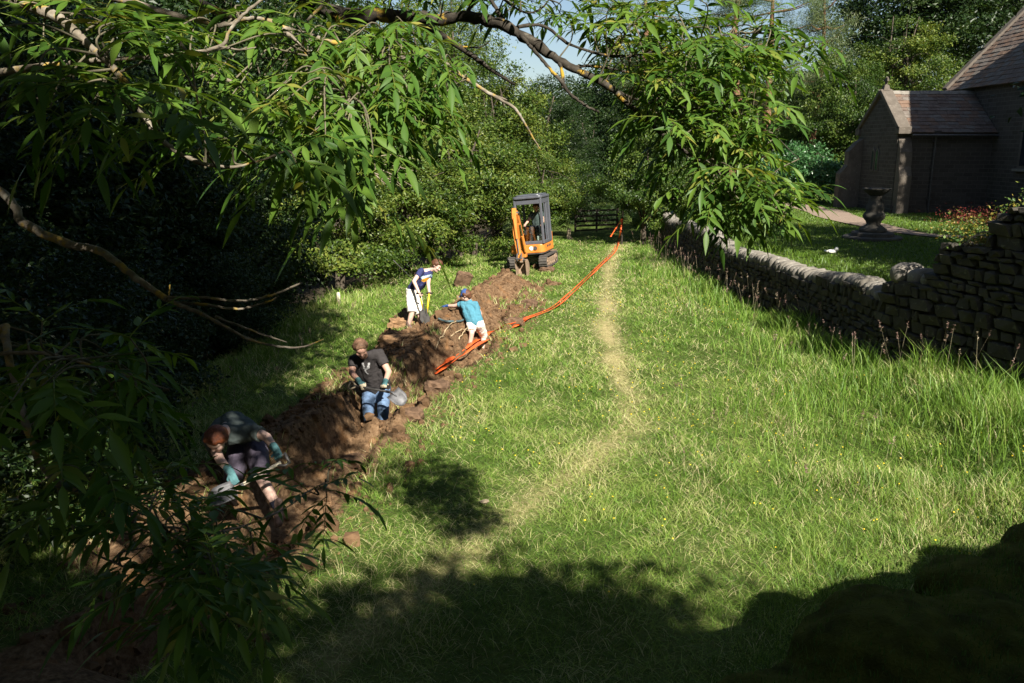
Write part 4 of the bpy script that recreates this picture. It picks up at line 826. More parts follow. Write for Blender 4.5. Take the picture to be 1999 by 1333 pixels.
hb = [(-11, -1.6, -2.5, 10.5, 7.0, 13.5, 820), (-1.6, .8, 1.5, 3.6, 7.4, 8.6, 75), (-2.6, -.6, 1.5, 6, 7.2, 9, 30), (-1.8, .0, 2.5, 8.5, 8.5, 13, 300), (-3.6, .6, -5.4, -2.7, 7.3, 8.9, 130), (2.2, 5.2, -7.5, -2.6, 6, 8.4, 170), (2.4, 5.4, -8, -4.0, 8, 10.2, 170), (-6, 8, -9, -6.0, 7, 9, 260), (.7, 1.9, 5.8, 7.6, 7.5, 8.4, 16), (-1.6, 1.0, -3.2, -1.9, 7.2, 7.9, 60), (-.7, 1.2, -.4, 1.5, 8.3, 9.2, 9)]
me, C = hicrown(5, hb, .24, .75); link('crown', me, ash)
m_ = MB(); rs = np.random.RandomState(8)
for j in rs.choice(len(C), 40, False):
    q = np.array(tp[rs.randint(3, 6)], float); t = C[j]; m_.tube(spline([q, (q+t)/2+rs.randn(3)*.3, t], 4), [.07, .04, .012], 6)
m_.obj('limb', M['trunk'], ash, True)
# unseen trees added behind and beside the camera to block sky light
def blocker_tree(x, y, z0_, cz, s, seed, k_='dark'):
    cm_, tm_, kx, kz, kb = KIND[k_]; e = empty('broadleaf_tree', (x, y, z0_), 'unseen tree added around the photographer to block sky light', 'tree', 'unseen trees added to block sky light', (0, 0, seed))
    a = link('crown', cm_, e); a.location = (0, 0, cz-z0_); a.scale = (s/kx, s/kx, s*.9/kz); b = link('trunk', tm_, e); b.location = (0, 0, cz-z0_); b.scale = (1, 1, (cz-z0_+.3)/-kb)
blocker_tree(4.6, -5.2, 2.2, 6.4, 2.4, 1); blocker_tree(-6, -9, 2.2, 8, 5.5, 2); blocker_tree(13, -6, 2.2, 7, 4.5, 4); blocker_tree(-13, 0, .5, 8, 5, 5); blocker_tree(21, -4, 1.2, 9, 6, 6); blocker_tree(24, 7, 1.2, 10, 6, 7); blocker_tree(-17, 9, -2, 9, 6, 8); blocker_tree(30, 17, 1.2, 10, 6, 9)
for i, q in enumerate(((17, -15), (7, -16), (-4, -16), (-14, -13), (25, -12))): blocker_tree(*q, 2.2, 8, 7, 10+i)
blocker_tree(19, 1, 1.2, 8, 5.5, 16)
# stone barn by the wall, outside the picture on the right, whose shadow edge crosses the near grass
bb = G(1999, 1040)[:2]+np.array([.446, -1.105])*4.4; ba = G(1300, 1290)[:2]+np.array([.446, -1.105])*4.4; dv = (bb-ba)/np.linalg.norm(bb-ba); nv = np.array([dv[1], -dv[0]])
a0 = ba-dv*.3; Lb = np.linalg.norm(bb-ba)+7; barn = empty('stone_barn', (a0[0], a0[1], 0), 'stone barn beside the photographer, outside the picture on the right', 'barn'); mb = MB()
ang = math.atan2(dv[1], dv[0]); c2 = dv*Lb/2+nv*2.5
mb.box((c2[0], c2[1], 2.0), (Lb, 5.0, 4.4), (0, 0, ang)); o = mb.obj('wall', M['masonry'], barn); uvbox(o.data)
mb = MB(); mb.prism([(-.2, 4.24), (5.2, 4.24), (2.5, 5.9)], (dv[0]*Lb/2, dv[1]*Lb/2, 0), (nv[0], nv[1], 0), (0, 0, 1), Lb+.4); mb.obj('roof', M['tileB'], barn)
# ------------------------------------------------------------------ mini excavator
def exca():
    ea = R(-16); ex, ey = .72, 27.6; root = empty('mini_excavator', (ex, ey, H(ex, ey)+.0), 'orange mini excavator with grey cab, working at the far end of the trench', 'excavator', None, (0, R(-5.5), ea))
    def rr(x0, x1, y0, y1, r, n=4):      # rounded rectangle outline
        o = []
        for cx, cy, a in ((x1-r, y0+r, -90), (x1-r, y1-r, 0), (x0+r, y1-r, 90), (x0+r, y0+r, 180)):
            o += [(cx+r*math.cos(R(a+90*i/n)), cy+r*math.sin(R(a+90*i/n))) for i in range(n+1)]
        return o
    for sx in (-.58, .58):
        def stad(r, half=.68, zc=.215, n=8):
            return [(half+r*math.cos(a), zc+r*math.sin(a)) for a in np.linspace(-math.pi/2, math.pi/2, n)]+[(-half+r*math.cos(a), zc+r*math.sin(a)) for a in np.linspace(math.pi/2, 1.5*math.pi, n)]
        b = MB(); o_, i_ = stad(.205), stad(.165); n = len(o_); hw = .14
        v = [(sx+s*hw, p[0], p[1]) for q in (o_, i_) for s in (-1, 1) for p in q]
        f = []
        for i in range(n):
            j = (i+1) % n; f += [(i, j, n+j, n+i), (2*n+j, 2*n+i, 3*n+i, 3*n+j), (i, 2*n+i, 2*n+j, j), (n+j, 3*n+j, 3*n+i, n+i)]
        b.add(v, f)
        per = []; cum = 0
        for i in range(44):      # grousers spread round the belt
            u = i/44*(4*.68+2*math.pi*.205); L_ = 1.36
            if u < L_: y, z, a = -.68+u, .01, 0
            elif u < L_+math.pi*.205: t = (u-L_)/.205; y, z, a = .68+.205*math.sin(t), .215-.205*math.cos(t), t
            elif u < 2*L_+math.pi*.205: y, z, a = .68-(u-L_-math.pi*.205), .42, 0
            else: t = (u-2*L_-math.pi*.205)/.205; y, z, a = -.68-.205*math.sin(t), .215+.205*math.cos(t), t
            b.box((sx, y, z), (.285, .035, .035), (a, 0, 0))
        tr = b.obj('track', M['rubber'], root)
        b = MB(); b.box((sx, 0, .215), (.20, 1.2, .17)); b.obj('track_frame', M['mud'], tr, False, .02)
        for yy, nm in ((-.68, 'idler'), (.68, 'sprocket')):
            b = MB(); b.bar((sx-.12, yy, .215), (sx+.12, yy, .215), .15, 16); b.bar((sx-.15, yy, .215), (sx+.15, yy, .215), .05, 10); b.obj(nm, M['mud'], tr)
        b = MB()
        for yy in (-.4, -.13, .13, .4): b.bar((sx-.13, yy, .09), (sx+.13, yy, .09), .06, 10)
        b.obj('roller', M['mud'], tr)
    b = MB(); b.box((0, 0, .27), (1.0, .62, .2)); b.obj('undercarriage', M['steel'], root, False, .03)
    b = MB(); b.lathe([(.36, .36), (.38, .40), (.38, .50), (.34, .53)], 24); b.obj('turntable', M['steel'], root)
    b = MB(); b.box((0, 1.02, .30), (1.3, .05, .28)); b.bar((-.3, .4, .28), (-.3, 1.0, .28), .05); b.bar((.3, .4, .28), (.3, 1.0, .28), .05); b.obj('dozer_blade', M['mud'], root)
    b = MB(); b.prism(rr(-.62, .64, -.72, .82, .20, 5), (0, 0, .68), (1, 0, 0), (0, 1, 0), .30); b.prism(rr(-.60, .62, .30, .84, .16, 5), (0, 0, .98), (1, 0, 0), (0, 1, 0), .34)
    bd = b.obj('body', M['orange'], root, False, .03)
    b = MB(); b.prism(rr(-.60, .62, -.70, .80, .20, 5), (0, 0, .525), (1, 0, 0), (0, 1, 0), .06); b.obj('base_plate', M['steel'], root)
    for x, m_ in ((.17, M['lamp']), (.31, M['steel'])):
        b = MB(); b.bar((x, -.70, .70), (x, -.745, .70), .062, 16); b.bar((x, -.715, .70), (x, -.735, .70), .074, 16); b.obj('headlight', m_, root)
    b = MB()
    for i, yy in enumerate((-.30, -.20, -.05, .08, .18)): b.box((.645, yy, .72), (.006, .05+.02*(i % 2), .075), (R(14), 0, 0))
    b.obj('decal', M['steel'], bd)
    # cab: four posts, roof, header, sill, windows
    x0, x1, y0, y1, z0, z1 = -.30, .62, -.66, .42, .84, 2.42
    b = MB()
    for x, y in ((x0, y0), (x1, y0), (x0, y1), (x1, y1)): b.box((x, y, (z0+z1)/2), (.085, .085, z1-z0))
    for z, h in ((z0+.05, .12), (z1-.10, .20)):
        b.box((.16, y0+.002, z), (x1-x0-.09, .07, h)); b.box((.16, y1, z), (x1-x0-.09, .07, h))
        b.box((x0, -.12, z), (.07, y1-y0-.09, h)); b.box((x1, -.12, z), (.07, y1-y0-.09, h))
    b.box((x1+.01, -.27, 1.6), (.04, .045, 1.42)); b.box((.16, y1, 1.15), (x1-x0-.09, .05, .55)); b.box((x1, .16, 1.62), (.06, .36, 1.5))
    b.obj('cab', M['cabgrey'], root, False, .018)
    b = MB(); b.prism(rr(x0-.07, x1+.07, y0-.10, y1+.08, .14, 5), (0, 0, z1+.035), (1, 0, 0), (0, 1, 0), .09); b.prism(rr(x0, x1, y0, y1, .16, 5), (0, 0, z1+.10), (1, 0, 0), (0, 1, 0), .05); b.obj('roof', M['cabgrey'], root, False, .025)
    b = MB(); b.box((.16, y0-.02, 1.17), (x1-x0-.10, .012, .50)); b.box((.16, y0-.024, 1.43), (x1-x0-.10, .022, .03)); wn = b.obj('window', M['glass'], root)
    b = MB(); b.box((x1+.012, -.46, 1.62), (.010, .30, 1.36)); b.obj('window', M['glass'], root)
    b = MB(); b.box((.20, .14, 1.18), (.46, .46, .12)); b.box((.20, .36, 1.50), (.44, .11, .60), (R(-8), 0, 0)); b.box((.20, .16, .98), (.34, .36, .3)); b.obj('seat', M['seatcloth'], root, False, .04)
    for x in (-.12, .50):
        b = MB(); b.box((x, -.02, 1.22), (.12, .40, .14)); b.bar((x, -.16, 1.28), (x+.01, -.20, 1.48), .012); b.sphere((x+.01, -.20, 1.50), .035, 0, (1, 1, 1.5)); b.obj('control_lever', M['seatcloth'], root, False)
    b = MB(); b.box((.46, -.42, .99), (.20, .18, .22)); b.bar((.46, -.42, 1.10), (.46, -.42, 1.16), .035); b.obj('canister', M['white'], root, False, .03)
    # swing bracket, boom, dipper, bucket and their rams
    def beam(nm, pts, wd, m_, par=root, dep=None):
        b = MB(); pts = [np.array(p, float) for p in pts]; dep = dep or [.2]*len(pts); tv = []
        tan = np.gradient(np.array(pts), axis=0); ax = nrm(np.cross(nrm(pts[-1]-pts[0]), (0, 1, 0) if abs(nrm(pts[-1]-pts[0])[1]) < .7 else (0, 0, 1)))
        ax = nrm(np.array([1, .15, 0])-0)
        for p, t, d in zip(pts, tan, dep):
            t = nrm(t); a2 = nrm(ax-t*np.dot(ax, t)); q = np.cross(t, a2)
            tv += [p+a2*wd/2+q*d/2, p-a2*wd/2+q*d/2, p-a2*wd/2-q*d/2, p+a2*wd/2-q*d/2]
        n = len(pts); f = [(i*4+j, i*4+(j+1) % 4, (i+1)*4+(j+1) % 4, (i+1)*4+j) for i in range(n-1) for j in range(4)]+[(3, 2, 1, 0), tuple((n-1)*4+j for j in range(4))]
        b.add(tv, f); return b.obj(nm, m_, par, False, .012)
    b = MB(); b.box((-.12, -.82, .62), (.26, .22, .40)); b.bar((-.12, -.84, .38), (-.12, -.84, .88), .07, 10); b.obj('swing_bracket', M['orange'], root, False, .02)
    bm = beam('boom', [(-.12, -.86, .74), (-.10, -1.02, 1.25), (-.10, -1.22, 1.72), (-.08, -1.52, 2.02)], .18, M['orange'], root, [.17, .24, .26, .17])
    dp_ = beam('dipper', [(-.12, -1.42, 2.14), (-.10, -1.52, 1.98), (-.08, -1.66, 1.30), (.05, -1.78, .42)], .145, M['orange'], root, [.13, .24, .20, .12])
    for y_, z_, x_ in ((-1.50, 2.0, -.07), (-1.78, .44, .05), (-.86, .76, -.22)): b = MB(); b.bar((x_-.13, y_-.02, z_), (x_+.13, y_+.02, z_), .05, 10); b.obj('pivot', M['steel'], bm)
    def ram(a, c, par, r=.045):
        a = np.array(a, float); c = np.array(c, float); m_ = a*.42+c*.58; b = MB(); b.bar(a, m_, r, 10); o = b.obj('ram', M['orange'], par); b = MB(); b.bar(m_, c, r*.5, 8); b.obj('rod', M['chrome'], o)
    ram((.02, -.95, .62), (.0, -1.30, 1.60), root, .05); ram((-.20, -1.14, 1.84), (-.16, -1.38, 2.20), root, .05); ram((-.06, -1.74, 1.86), (.03, -1.86, .66), root, .045)
    b = MB(); b.tube(spline([(-.15, -.8, .95), (-.05, -1.0, 1.5), (.0, -1.25, 1.95), (.02, -1.45, 1.95)], 5), .018, 6); b.tube(spline([(-.28, -.8, .95), (-.30, -1.1, 1.5), (-.22, -1.38, 2.12)], 5), .018, 6); b.obj('hydraulic_hose', M['seatcloth'], root)
    b = MB(); prof = [(.02, .10), (.20, .16), (.36, .02), (.38, -.18), (.26, -.36), (.02, -.44), (-.06, -.40), (.20, -.28), (.30, -.15), (.28, -.02), (.16, .08)]
    for x in (-.12, .24):
        b.prism([(.0, .12), (.20, .16), (.37, .02), (.38, -.18), (.26, -.36), (.0, -.45)], (x, -1.84, .28), (0, 1, 0), (0, 0, 1), .03)
    b.prism([(.20, .16), (.37, .02), (.38, -.18), (.26, -.36), (.0, -.45), (.0, -.42), (.24, -.34), (.345, -.17), (.335, .01), (.19, .13)], (.06, -1.84, .28), (0, 1, 0), (0, 0, 1), .36)
    for x in (-.10, .0, .11, .22): b.box((x, -1.90, -.17), (.05, .16, .03), (R(12), 0, 0))
    b.box((.05, -1.72, .44), (.16, .2, .16)); b.obj('bucket', M['mud'], root)
    b = MB(); b.bar((-.02, -1.86, .66), (-.02, -1.98, .50), .03); b.bar((.12, -1.86, .66), (.12, -1.98, .50), .03); b.bar((-.05, -1.98, .50), (.15, -1.98, .50), .03); b.obj('bucket_link', M['steel'], root)
    return root
EXC = exca(); EXC.scale = (.93, .93, .93)
# ------------------------------------------------------------------ people
FOLD = bpy.data.textures.new('folds', 'CLOUDS'); FOLD.noise_scale = .085; FOLD.noise_depth = 2
def rcone(mb, a, b, ra, rb, n=12, mi=0, cap=True):
    mb.tube([a, b], [ra, rb], n, mi)
    if cap: mb.sphere(a, ra, mi, sub=2); mb.sphere(b, rb, mi, sub=2)
def blob(name, chains, mats, parent, org, vox=.012, smooth=3, colour=None, flat=()):
    """closed tapered tubes fused into one continuous skin"""
    mb = MB()
    for ci, ch in enumerate(chains):
        ch = [(np.array(p, float)-org, r) for p, r in ch]
        if len(ch) == 1: mb.sphere(ch[0][0], ch[0][1], 0, sub=2); continue
        for (a, ra), (b, rb) in zip(ch[:-1], ch[1:]): rcone(mb, a, b, ra, rb, cap=ci not in flat)
        if ci in flat:
            for p, r in ch[1:-1]: mb.sphere(p, r, 0, sub=2)
    me = mb.mesh('raw', []); o = bpy.data.objects.new('raw', me); COL.objects.link(o)
    m_ = o.modifiers.new('r', 'REMESH'); m_.mode = 'VOXEL'; m_.voxel_size = vox
    s_ = o.modifiers.new('s', 'SMOOTH'); s_.iterations = smooth; s_.factor = .5
    dg = bpy.context.evaluated_depsgraph_get(); em = bpy.data.meshes.new_from_object(o.evaluated_get(dg)); bpy.data.objects.remove(o); bpy.data.meshes.remove(me)
    em.name = name; em.materials.clear(); mats = mats if isinstance(mats, (list, tuple)) else [mats]
    for q in mats: em.materials.append(q)
    em.polygons.foreach_set('use_smooth', [True]*len(em.polygons))
    if colour is not None:
        n = len(em.polygons); c = np.empty(n*3); em.polygons.foreach_get('center', c); nn = np.empty(n*3); em.polygons.foreach_get('normal', nn)
        em.polygons.foreach_set('material_index', colour(c.reshape(-1, 3)+org, nn.reshape(-1, 3)).astype(np.int32))
    em.update(); o = link(name, em, parent)
    if name in ('tshirt', 'shorts', 'jeans', 'trousers'):      # folds in the cloth
        d1 = o.modifiers.new('folds', 'DISPLACE'); d1.texture = FOLD; d1.strength = .032; d1.mid_level = .5; d1.texture_coords = 'LOCAL'
    return o
def hand(w_, d, pn, curl=.9, s=1.0, side=1):
    """palm, four unequal curled fingers and a thumb off the side of the palm; d: pointing direction, pn: way the palm faces"""
    w_ = np.array(w_, float); d = nrm(d); pn = nrm(np.array(pn, float)-d*np.dot(pn, d)); x = np.cross(d, pn)*side; ch = []
    for k in (-1.2, 0, 1.2): ch.append([(w_+x*k*.012*s, .021*s), (w_+d*.085*s+x*k*.021*s, .015*s)])
    for k, ln in zip((-1.5, -.5, .5, 1.5), (.064, .078, .082, .072)):
        p = w_+d*.090*s+x*k*.0195*s; q = [(p, .0095*s)]; a = 0
        for j, f_ in enumerate((.46, .32, .24)):
            a += curl*(.75 if j == 0 else 1.0); v = d*math.cos(a)+pn*math.sin(a); p = p+v*ln*f_*s; q.append((p, (.0095-.0012*(j+1))*s))
        ch.append(q)
    t0 = w_+d*.025*s+x*.030*s; t1 = t0+(x*.75+d*.6+pn*.3)*.036*s; t2 = t1+(d*.6+pn*.8*curl-x*.1)*.032*s
    ch.append([(t0, .015*s), (t1, .0115*s), (t2, .009*s)]); return ch
def head(c, f, u, s=1.0):
    c = np.array(c, float); f = nrm(f); u = nrm(np.array(u, float)-f*np.dot(u, f)); r = np.cross(f, u)
    ch = [[(c+u*.03*s-f*.015*s, .097*s)], [(c+u*.035*s+f*.03*s, .080*s)], [(c-u*.06*s+f*.035*s, .062*s)], [(c-u*.09*s+f*.062*s, .034*s)], [(c+f*.092*s+u*.005*s, .013*s), (c+f*.108*s-u*.030*s, .017*s)]]
    for sg in (-1, 1): ch.append([(c+r*.092*s*sg-f*.01*s+u*.015*s, .017*s), (c+r*.093*s*sg-f*.012*s-u*.02*s, .012*s)])
    for sg in (-1, 1): ch.append([(c+r*.045*s*sg+f*.062*s-u*.025*s, .032*s)])
    feats = [c+r*.036*s*sg+f*.092*s+u*.012*s for sg in (-1, 1)]+[c+f*.094*s-u*.058*s+r*.018*s*sg for sg in (-1, 0, 1)]
    return ch, feats, (c, f, u, r)
def featcol(feats, s=1.0, extra=None):
    def fn(c, n):
        m_ = np.zeros(len(c), int)
        for q in feats: m_[np.linalg.norm(c-q, axis=1) < .0135*s] = 1
        return m_ if extra is None else extra(c, n, m_)
    return fn
def hair(fr, s=1.0, long=0.0):
    c, f, u, r = fr
    ch = [[(c+u*.048*s-f*.032*s, .101*s)], [(c+u*.015*s-f*.055*s, .088*s)], [(c+u*.085*s+f*.025*s, .068*s)], [(c-u*.04*s-f*.062*s, .062*s)]]
    for sg in (-1, 1): ch += [[(c+r*.055*sg*s+u*.05*s-f*.01*s, .062*s)], [(c+r*.062*sg*s+u*.015*s-f*.035*s, .050*s)], [(c+r*.04*sg*s+u*.085*s+f*.05*s, .040*s)]]
    return ch
def shoe(heel, toe, up=(0, 0, 1), s=1.0):
    heel = np.array(heel, float); toe = np.array(toe, float); m_ = heel*.45+toe*.55; u = np.array(up, float)
    return [[(heel+u*.045, .045*s), (m_+u*.045, .047*s), (toe+u*.038, .043*s)], [(heel+u*.05, .045*s), (heel+u*.16, .050*s)], [(heel+u*.10+(toe-heel)*.1, .046*s), (m_+u*.05, .046*s)]]
def tool(name, label, cat): o = empty(name, (0, 0, 0), label, cat); return o
def setbase(root, p):
    root.location = tuple(float(v) for v in p)
def rooted(name, base, label, cat='person'): return empty(name, base, label, cat), np.array(base, float)

# --- the man in the black T-shirt, knee deep in the trench
t0 = 12.6
hc = P(704, 680, 12.2); hch, hft, hfr = head(hc, (.30, -.80, -.62), (.05, -.55, .85), 1.08)
nb = P(712, 697, 12.48); sl_, sr_ = P(691, 703, 12.5), P(740, 692, 12.5); el, er = P(687, 728, 12.42), P(759, 726, 12.48); wl, wr = P(702, 745, 12.18), P(751, 748, 12.22)
pl, pr_ = P(721, 766, 12.92), P(747, 763, 12.92); kl, kr = P(719, 800, 12.52), P(748, 797, 12.5); al, ar = P(722, 852, 12.62), P(748, 850, 12.66)
b0 = np.array([*((pl+pr_)/2)[:2], min(al[2], ar[2])-.08]); per, org = rooted('person', b0, 'man in black T-shirt and jeans bending over a shovel in the trench')
body = hch+[[(hc-nrm(hfr[2])*.05, .06), (nb, .062)], [(nb, .06), ((sl_+sr_)/2, .08), ((pl+pr_)/2, .12)], [(sl_, .065), (el, .048), (wl, .034)], [(sr_, .065), (er, .048), (wr, .034)], [(pl, .10), (kl, .065), (al, .045)], [(pr_, .10), (kr, .065), (ar, .045)]]
blob('body', body, [M['skin'], M['feature']], per, org, .011, 3, featcol(hft))
blob('hair', hair(hfr, 1.05), M['hairfair'], per, org, .012, 1)
ml, mr = sl_*.45+pl*.55, sr_*.45+pr_*.55; fl = nrm((-.1, -1, .1))
def shirtcol(c, n):
    m_ = np.zeros(len(c), int); o = P(715, 720, 12.45); q = c-o; x = q[:, 0]; z = q[:, 2]*1.12
    front = (n[:, 1] < -.2)
    hd = (np.abs(x) < .050+.0*z) & (np.abs(z-.045) < .05) & (np.abs(x) > .012+.35*np.abs(z-.03)) & (np.abs(x) < .062-.5*np.abs(z-.04))
    ears = (np.abs(np.abs(x)-.045) < .016) & (z > .07) & (z < .115); tail = (np.abs(x-.02*np.sin(z*40)) < .012) & (z < .0) & (z > -.10); snout = (np.abs(x) < .018) & (np.abs(z) < .02)
    m_[front & (hd | ears | tail | snout)] = 1; return m_
blob('tshirt', [[(nb-(0, 0, .03), .085), ((sl_+sr_)/2-(0, 0, .06), .13), ((ml+mr)/2, .155), ((pl+pr_)/2+(0, 0, .02), .155)], [(sl_, .085), (ml, .125), (pl+(0, 0, .03), .125)], [(sr_, .085), (mr, .125), (pr_+(0, 0, .03), .125)], [(sl_, .085), (sl_*.42+el*.58, .078)], [(sr_, .085), (sr_*.42+er*.58, .078)], [(sl_, .09), (sr_, .09)]], [M['black'], M['emblem']], per, org, .011, 4, shirtcol, flat=(3, 4))
blob('jeans', [[(pl+(0, 0, .05), .125), (pl, .122), (kl, .088), (al, .075)], [(pr_+(0, 0, .05), .125), (pr_, .122), (kr, .088), (ar, .075)], [(pl+(0, 0, .03), .13), (pr_+(0, 0, .03), .13)]], M['denim'], per, org, .012, 4)
blob('boot', shoe(al-(0, 0, .06), al+np.array([-.03, -.20, -.08])), M['boot'], per, org, .012, 2); blob('boot', shoe(ar-(0, 0, .06), ar+np.array([.05, -.20, -.08])), M['boot'], per, org, .012, 2)
sa, sb = P(690, 753, 12.16), P(766, 766, 11.98); sd_ = nrm(sb-sa)
def glovepair(per, org, w_, elb, grip, shaft, side, curl=.95, cuff=True, cuffr=.085):
    d = nrm(w_-elb); pn = nrm(np.array(grip)-w_); hnd = hand(w_+d*.01, nrm(grip-w_)*.9+d*.35, nrm(np.cross(shaft, d))*side, curl, 1.1, side)
    def colr(c, n): return ((np.linalg.norm(c-w_, axis=1) > cuffr)).astype(int)
    return blob('glove', hnd+([[(w_-d*.075, .043), (w_, .040), (w_+d*.03, .034)]] if cuff else []), [M['glove'], M['glovepalm']], per, org, .0075, 2, colr)
glovepair(per, org, wl, el, P(711, 757, 12.10), sd_, 1); glovepair(per, org, wr, er, P(748, 763, 12.06), sd_, -1)
def digger(nm, label, grip, ga, gb, blade_d, shaftm, bladem, r=.017, bw=.12, bl=.24, up=(0, -.5, 1), dm='wood', dee=True):
    """long tool: D handle at ga, socket at gb, dished blade beyond"""
    ga = np.array(ga); gb = np.array(gb); base = ga*.5+gb*.5; tl = empty(nm, base, label, 'tool'); d = nrm(gb-ga); bd_ = nrm(blade_d); sx = nrm(np.cross(bd_, up)); nz = np.cross(sx, bd_)
    m_ = MB(); m_.tube([ga-base, gb-base], [r, r*1.1], 10); m_.obj('shaft', M[shaftm], tl, True)
    if dee:
        hx = nrm(np.cross(d, up)); m_ = MB(); a = ga-base
        m_.tube([a+d*.05, a-d*.02+hx*.055, a-d*.075+hx*.055], [.013, .011], 7); m_.tube([a+d*.05, a-d*.02-hx*.055, a-d*.075-hx*.055], [.013, .011], 7); m_.bar(a-d*.075+hx*.065, a-d*.075-hx*.065, .016); m_.obj('handle', M[dm], tl, True)
    m_ = MB(); v = []; nu, nv = 6, 6
    for s_ in (-1, 1):
        for i in range(nu+1):
            for j in range(nv+1):
                u = i/nu; x = (j/nv-.5)*2; wdt = bw*(1-.35*max(0, u-.55)**2/.2); q = gb-base+bd_*bl*u*(1-.10*x*x*(u > .7))+sx*x*wdt+nz*(.035*x*x-.02+.02*math.sin(u*2.6)+s_*.0035); v.append(q)
    n1 = (nu+1)*(nv+1); f = []
    for i in range(nu):
        for j in range(nv):
            a = i*(nv+1)+j; f += [(a, a+1, a+nv+2, a+nv+1), (n1+a+nv+1, n1+a+nv+2, n1+a+1, n1+a)]
    ring = [j for j in range(nv+1)]+[i*(nv+1)+nv for i in range(1, nu+1)]+[nu*(nv+1)+j for j in range(nv-1, -1, -1)]+[i*(nv+1) for i in range(nu-1, 0, -1)]
    for a, b_ in zip(ring, ring[1:]+ring[:1]): f.append((b_, a, n1+a, n1+b_))
    m_.add(v, f); m_.tube([gb-base-d*.10, gb-base, gb-base+bd_*.09], [.021, .020, .008], 8); m_.obj('blade', M[bladem], tl, True); return tl
digger('shovel', 'shovel with dark shaft and grey blade held level by the man in black', None, sa, sb, nrm(P(786, 785, 11.95)-sb), 'steel', 'toolsteel', .017, .115, .25, (.2, -.8, .6))

# --- the youth in navy with a pair of yellow handled digging tools
hc = P(852, 519, 17.86); hch, hft, hfr = head(hc, (.80, -.35, -.55), (.45, .05, .85), 1.0)
nb = P(839, 528, 17.92); sR, sL = P(822, 529, 17.76), P(838, 533, 18.05); eR, eL = P(808, 549, 17.66), P(836, 554, 17.92); wR, wL = P(817, 569, 17.62), P(838, 570, 17.82)
pR, pL = P(803, 570, 17.98), P(811, 571, 18.18); kR, kL = P(805, 606, 17.9), P(820, 611, 18.02); aR, aL = P(797, 638, 17.98), P(822, 641, 18.0)
b0 = np.array([*((aR+aL)/2)[:2], min(aR[2], aL[2])-.08]); per, org = rooted('person', b0, 'youth in navy T-shirt and cream shorts standing to dig by the sunlit bank')
blob('body', hch+[[(hc-hfr[2]*.05, .055), (nb, .055)], [(nb, .06), ((sR+sL)/2, .08), ((pR+pL)/2, .11)], [(sR, .058), (eR, .043), (wR, .031)], [(sL, .058), (eL, .043), (wL, .031)], [(pR, .10), (kR, .060), (kR*.6+aR*.4, .058), (aR, .040)], [(pL, .10), (kL, .060), (kL*.6+aL*.4, .058), (aL, .040)]]+hand(wR, nrm(wR-eR), (.9, -.3, 0), 1.0, 1.0, 1)+hand(wL, nrm(wL-eL), (-.6, -.6, 0), 1.0, 1.0, -1), [M['skinpale'], M['feature']], per, org, .0095, 2, featcol(hft))
blob('hair', hair(hfr, 1.06), M['hairbrown'], per, org, .012, 1)
mR, mL = sR*.45+pR*.55, sL*.45+pL*.55; ch_ = P(828, 541, 17.8); ch2 = P(836, 540, 17.85)
def navycol(c, n):
    m_ = np.zeros(len(c), int); q = c-P(831, 546, 17.8); d = np.array([.33, -.2, .9]); fr = (n[:, 1] < .25) & (n[:, 0] > -.55)
    u = q[:, 0]*.8+q[:, 2]*.15; v = q[:, 2]-q[:, 0]*.2
    m_[fr & (np.abs(u-.03) < .10) & (np.abs(v-.055) < .030)] = 1; m_[fr & (((u+.01)/.075)**2+((v+.01)/.045)**2 < 1)] = 2; return m_
blob('tshirt', [[(nb-(0, 0, .03), .075), ((sR+sL)/2-(0, 0, .06), .115), ((mR+mL)/2, .125), ((pR+pL)/2+(0, 0, .06), .13)], [(sR, .075), (mR, .095), (pR+(0, 0, .06), .10)], [(sL, .075), (mL, .095), (pL+(0, 0, .06), .10)], [(sR, .075), (sR*.5+eR*.5, .066)], [(sL, .075), (sL*.5+eL*.5, .066)]], [M['navy'], M['printblue'], M['printgold']], per, org, .010, 3, navycol, flat=(3, 4))
blob('shorts', [[(pR+(0, 0, .08), .12), (pR, .122), (kR*.9+aR*.1, .105)], [(pL+(0, 0, .08), .12), (pL, .122), (kL*.9+aL*.1, .105)]], M['offwhite'], per, org, .012, 3, flat=(0, 1))
blob('boot', shoe(aR-(0, 0, .07), aR+np.array([.17, -.12, -.09])), M['boot'], per, org, .012, 2); blob('boot', shoe(aL-(0, 0, .07), aL+np.array([.18, -.10, -.09])), M['boot'], per, org, .012, 2)
base = P(828, 600, 17.7); pd = empty('post_hole_digger', base, 'pair of yellow handled digging shafts with dark steel blades held by the youth in navy', 'tool')
for top, soc, tip, mm_ in (((819, 574), (826, 604), (825, 629), 'yellow'), ((838, 573), (833, 613), (834, 636), 'yellow')):
    a, b_, c_ = P(*top, 17.66), P(*soc, 17.70), P(*tip, 17.74); m_ = MB(); m_.tube([a-base, b_-base], [.020, .020], 10); m_.obj('shaft', M[mm_], pd, True)
    m_ = MB(); m_.bar(a-base+(-.07, .02, .01), a-base+(.07, -.02, .01), .02); m_.obj('handle', M['darkwood'], pd)
    ax = nrm(c_-b_); sx = nrm(np.cross(ax, (0, 1, 0))); m_ = MB(); m_.tube([b_-base-ax*.12, b_-base+ax*.02], [.024, .022], 8); m_.prism([(-.03, 0), (.03, 0), (.062, .06), (.055, .22), (0, .29), (-.055, .22), (-.062, .06)], b_-base, sx, ax, .012); m_.obj('blade', M['steel'], pd)

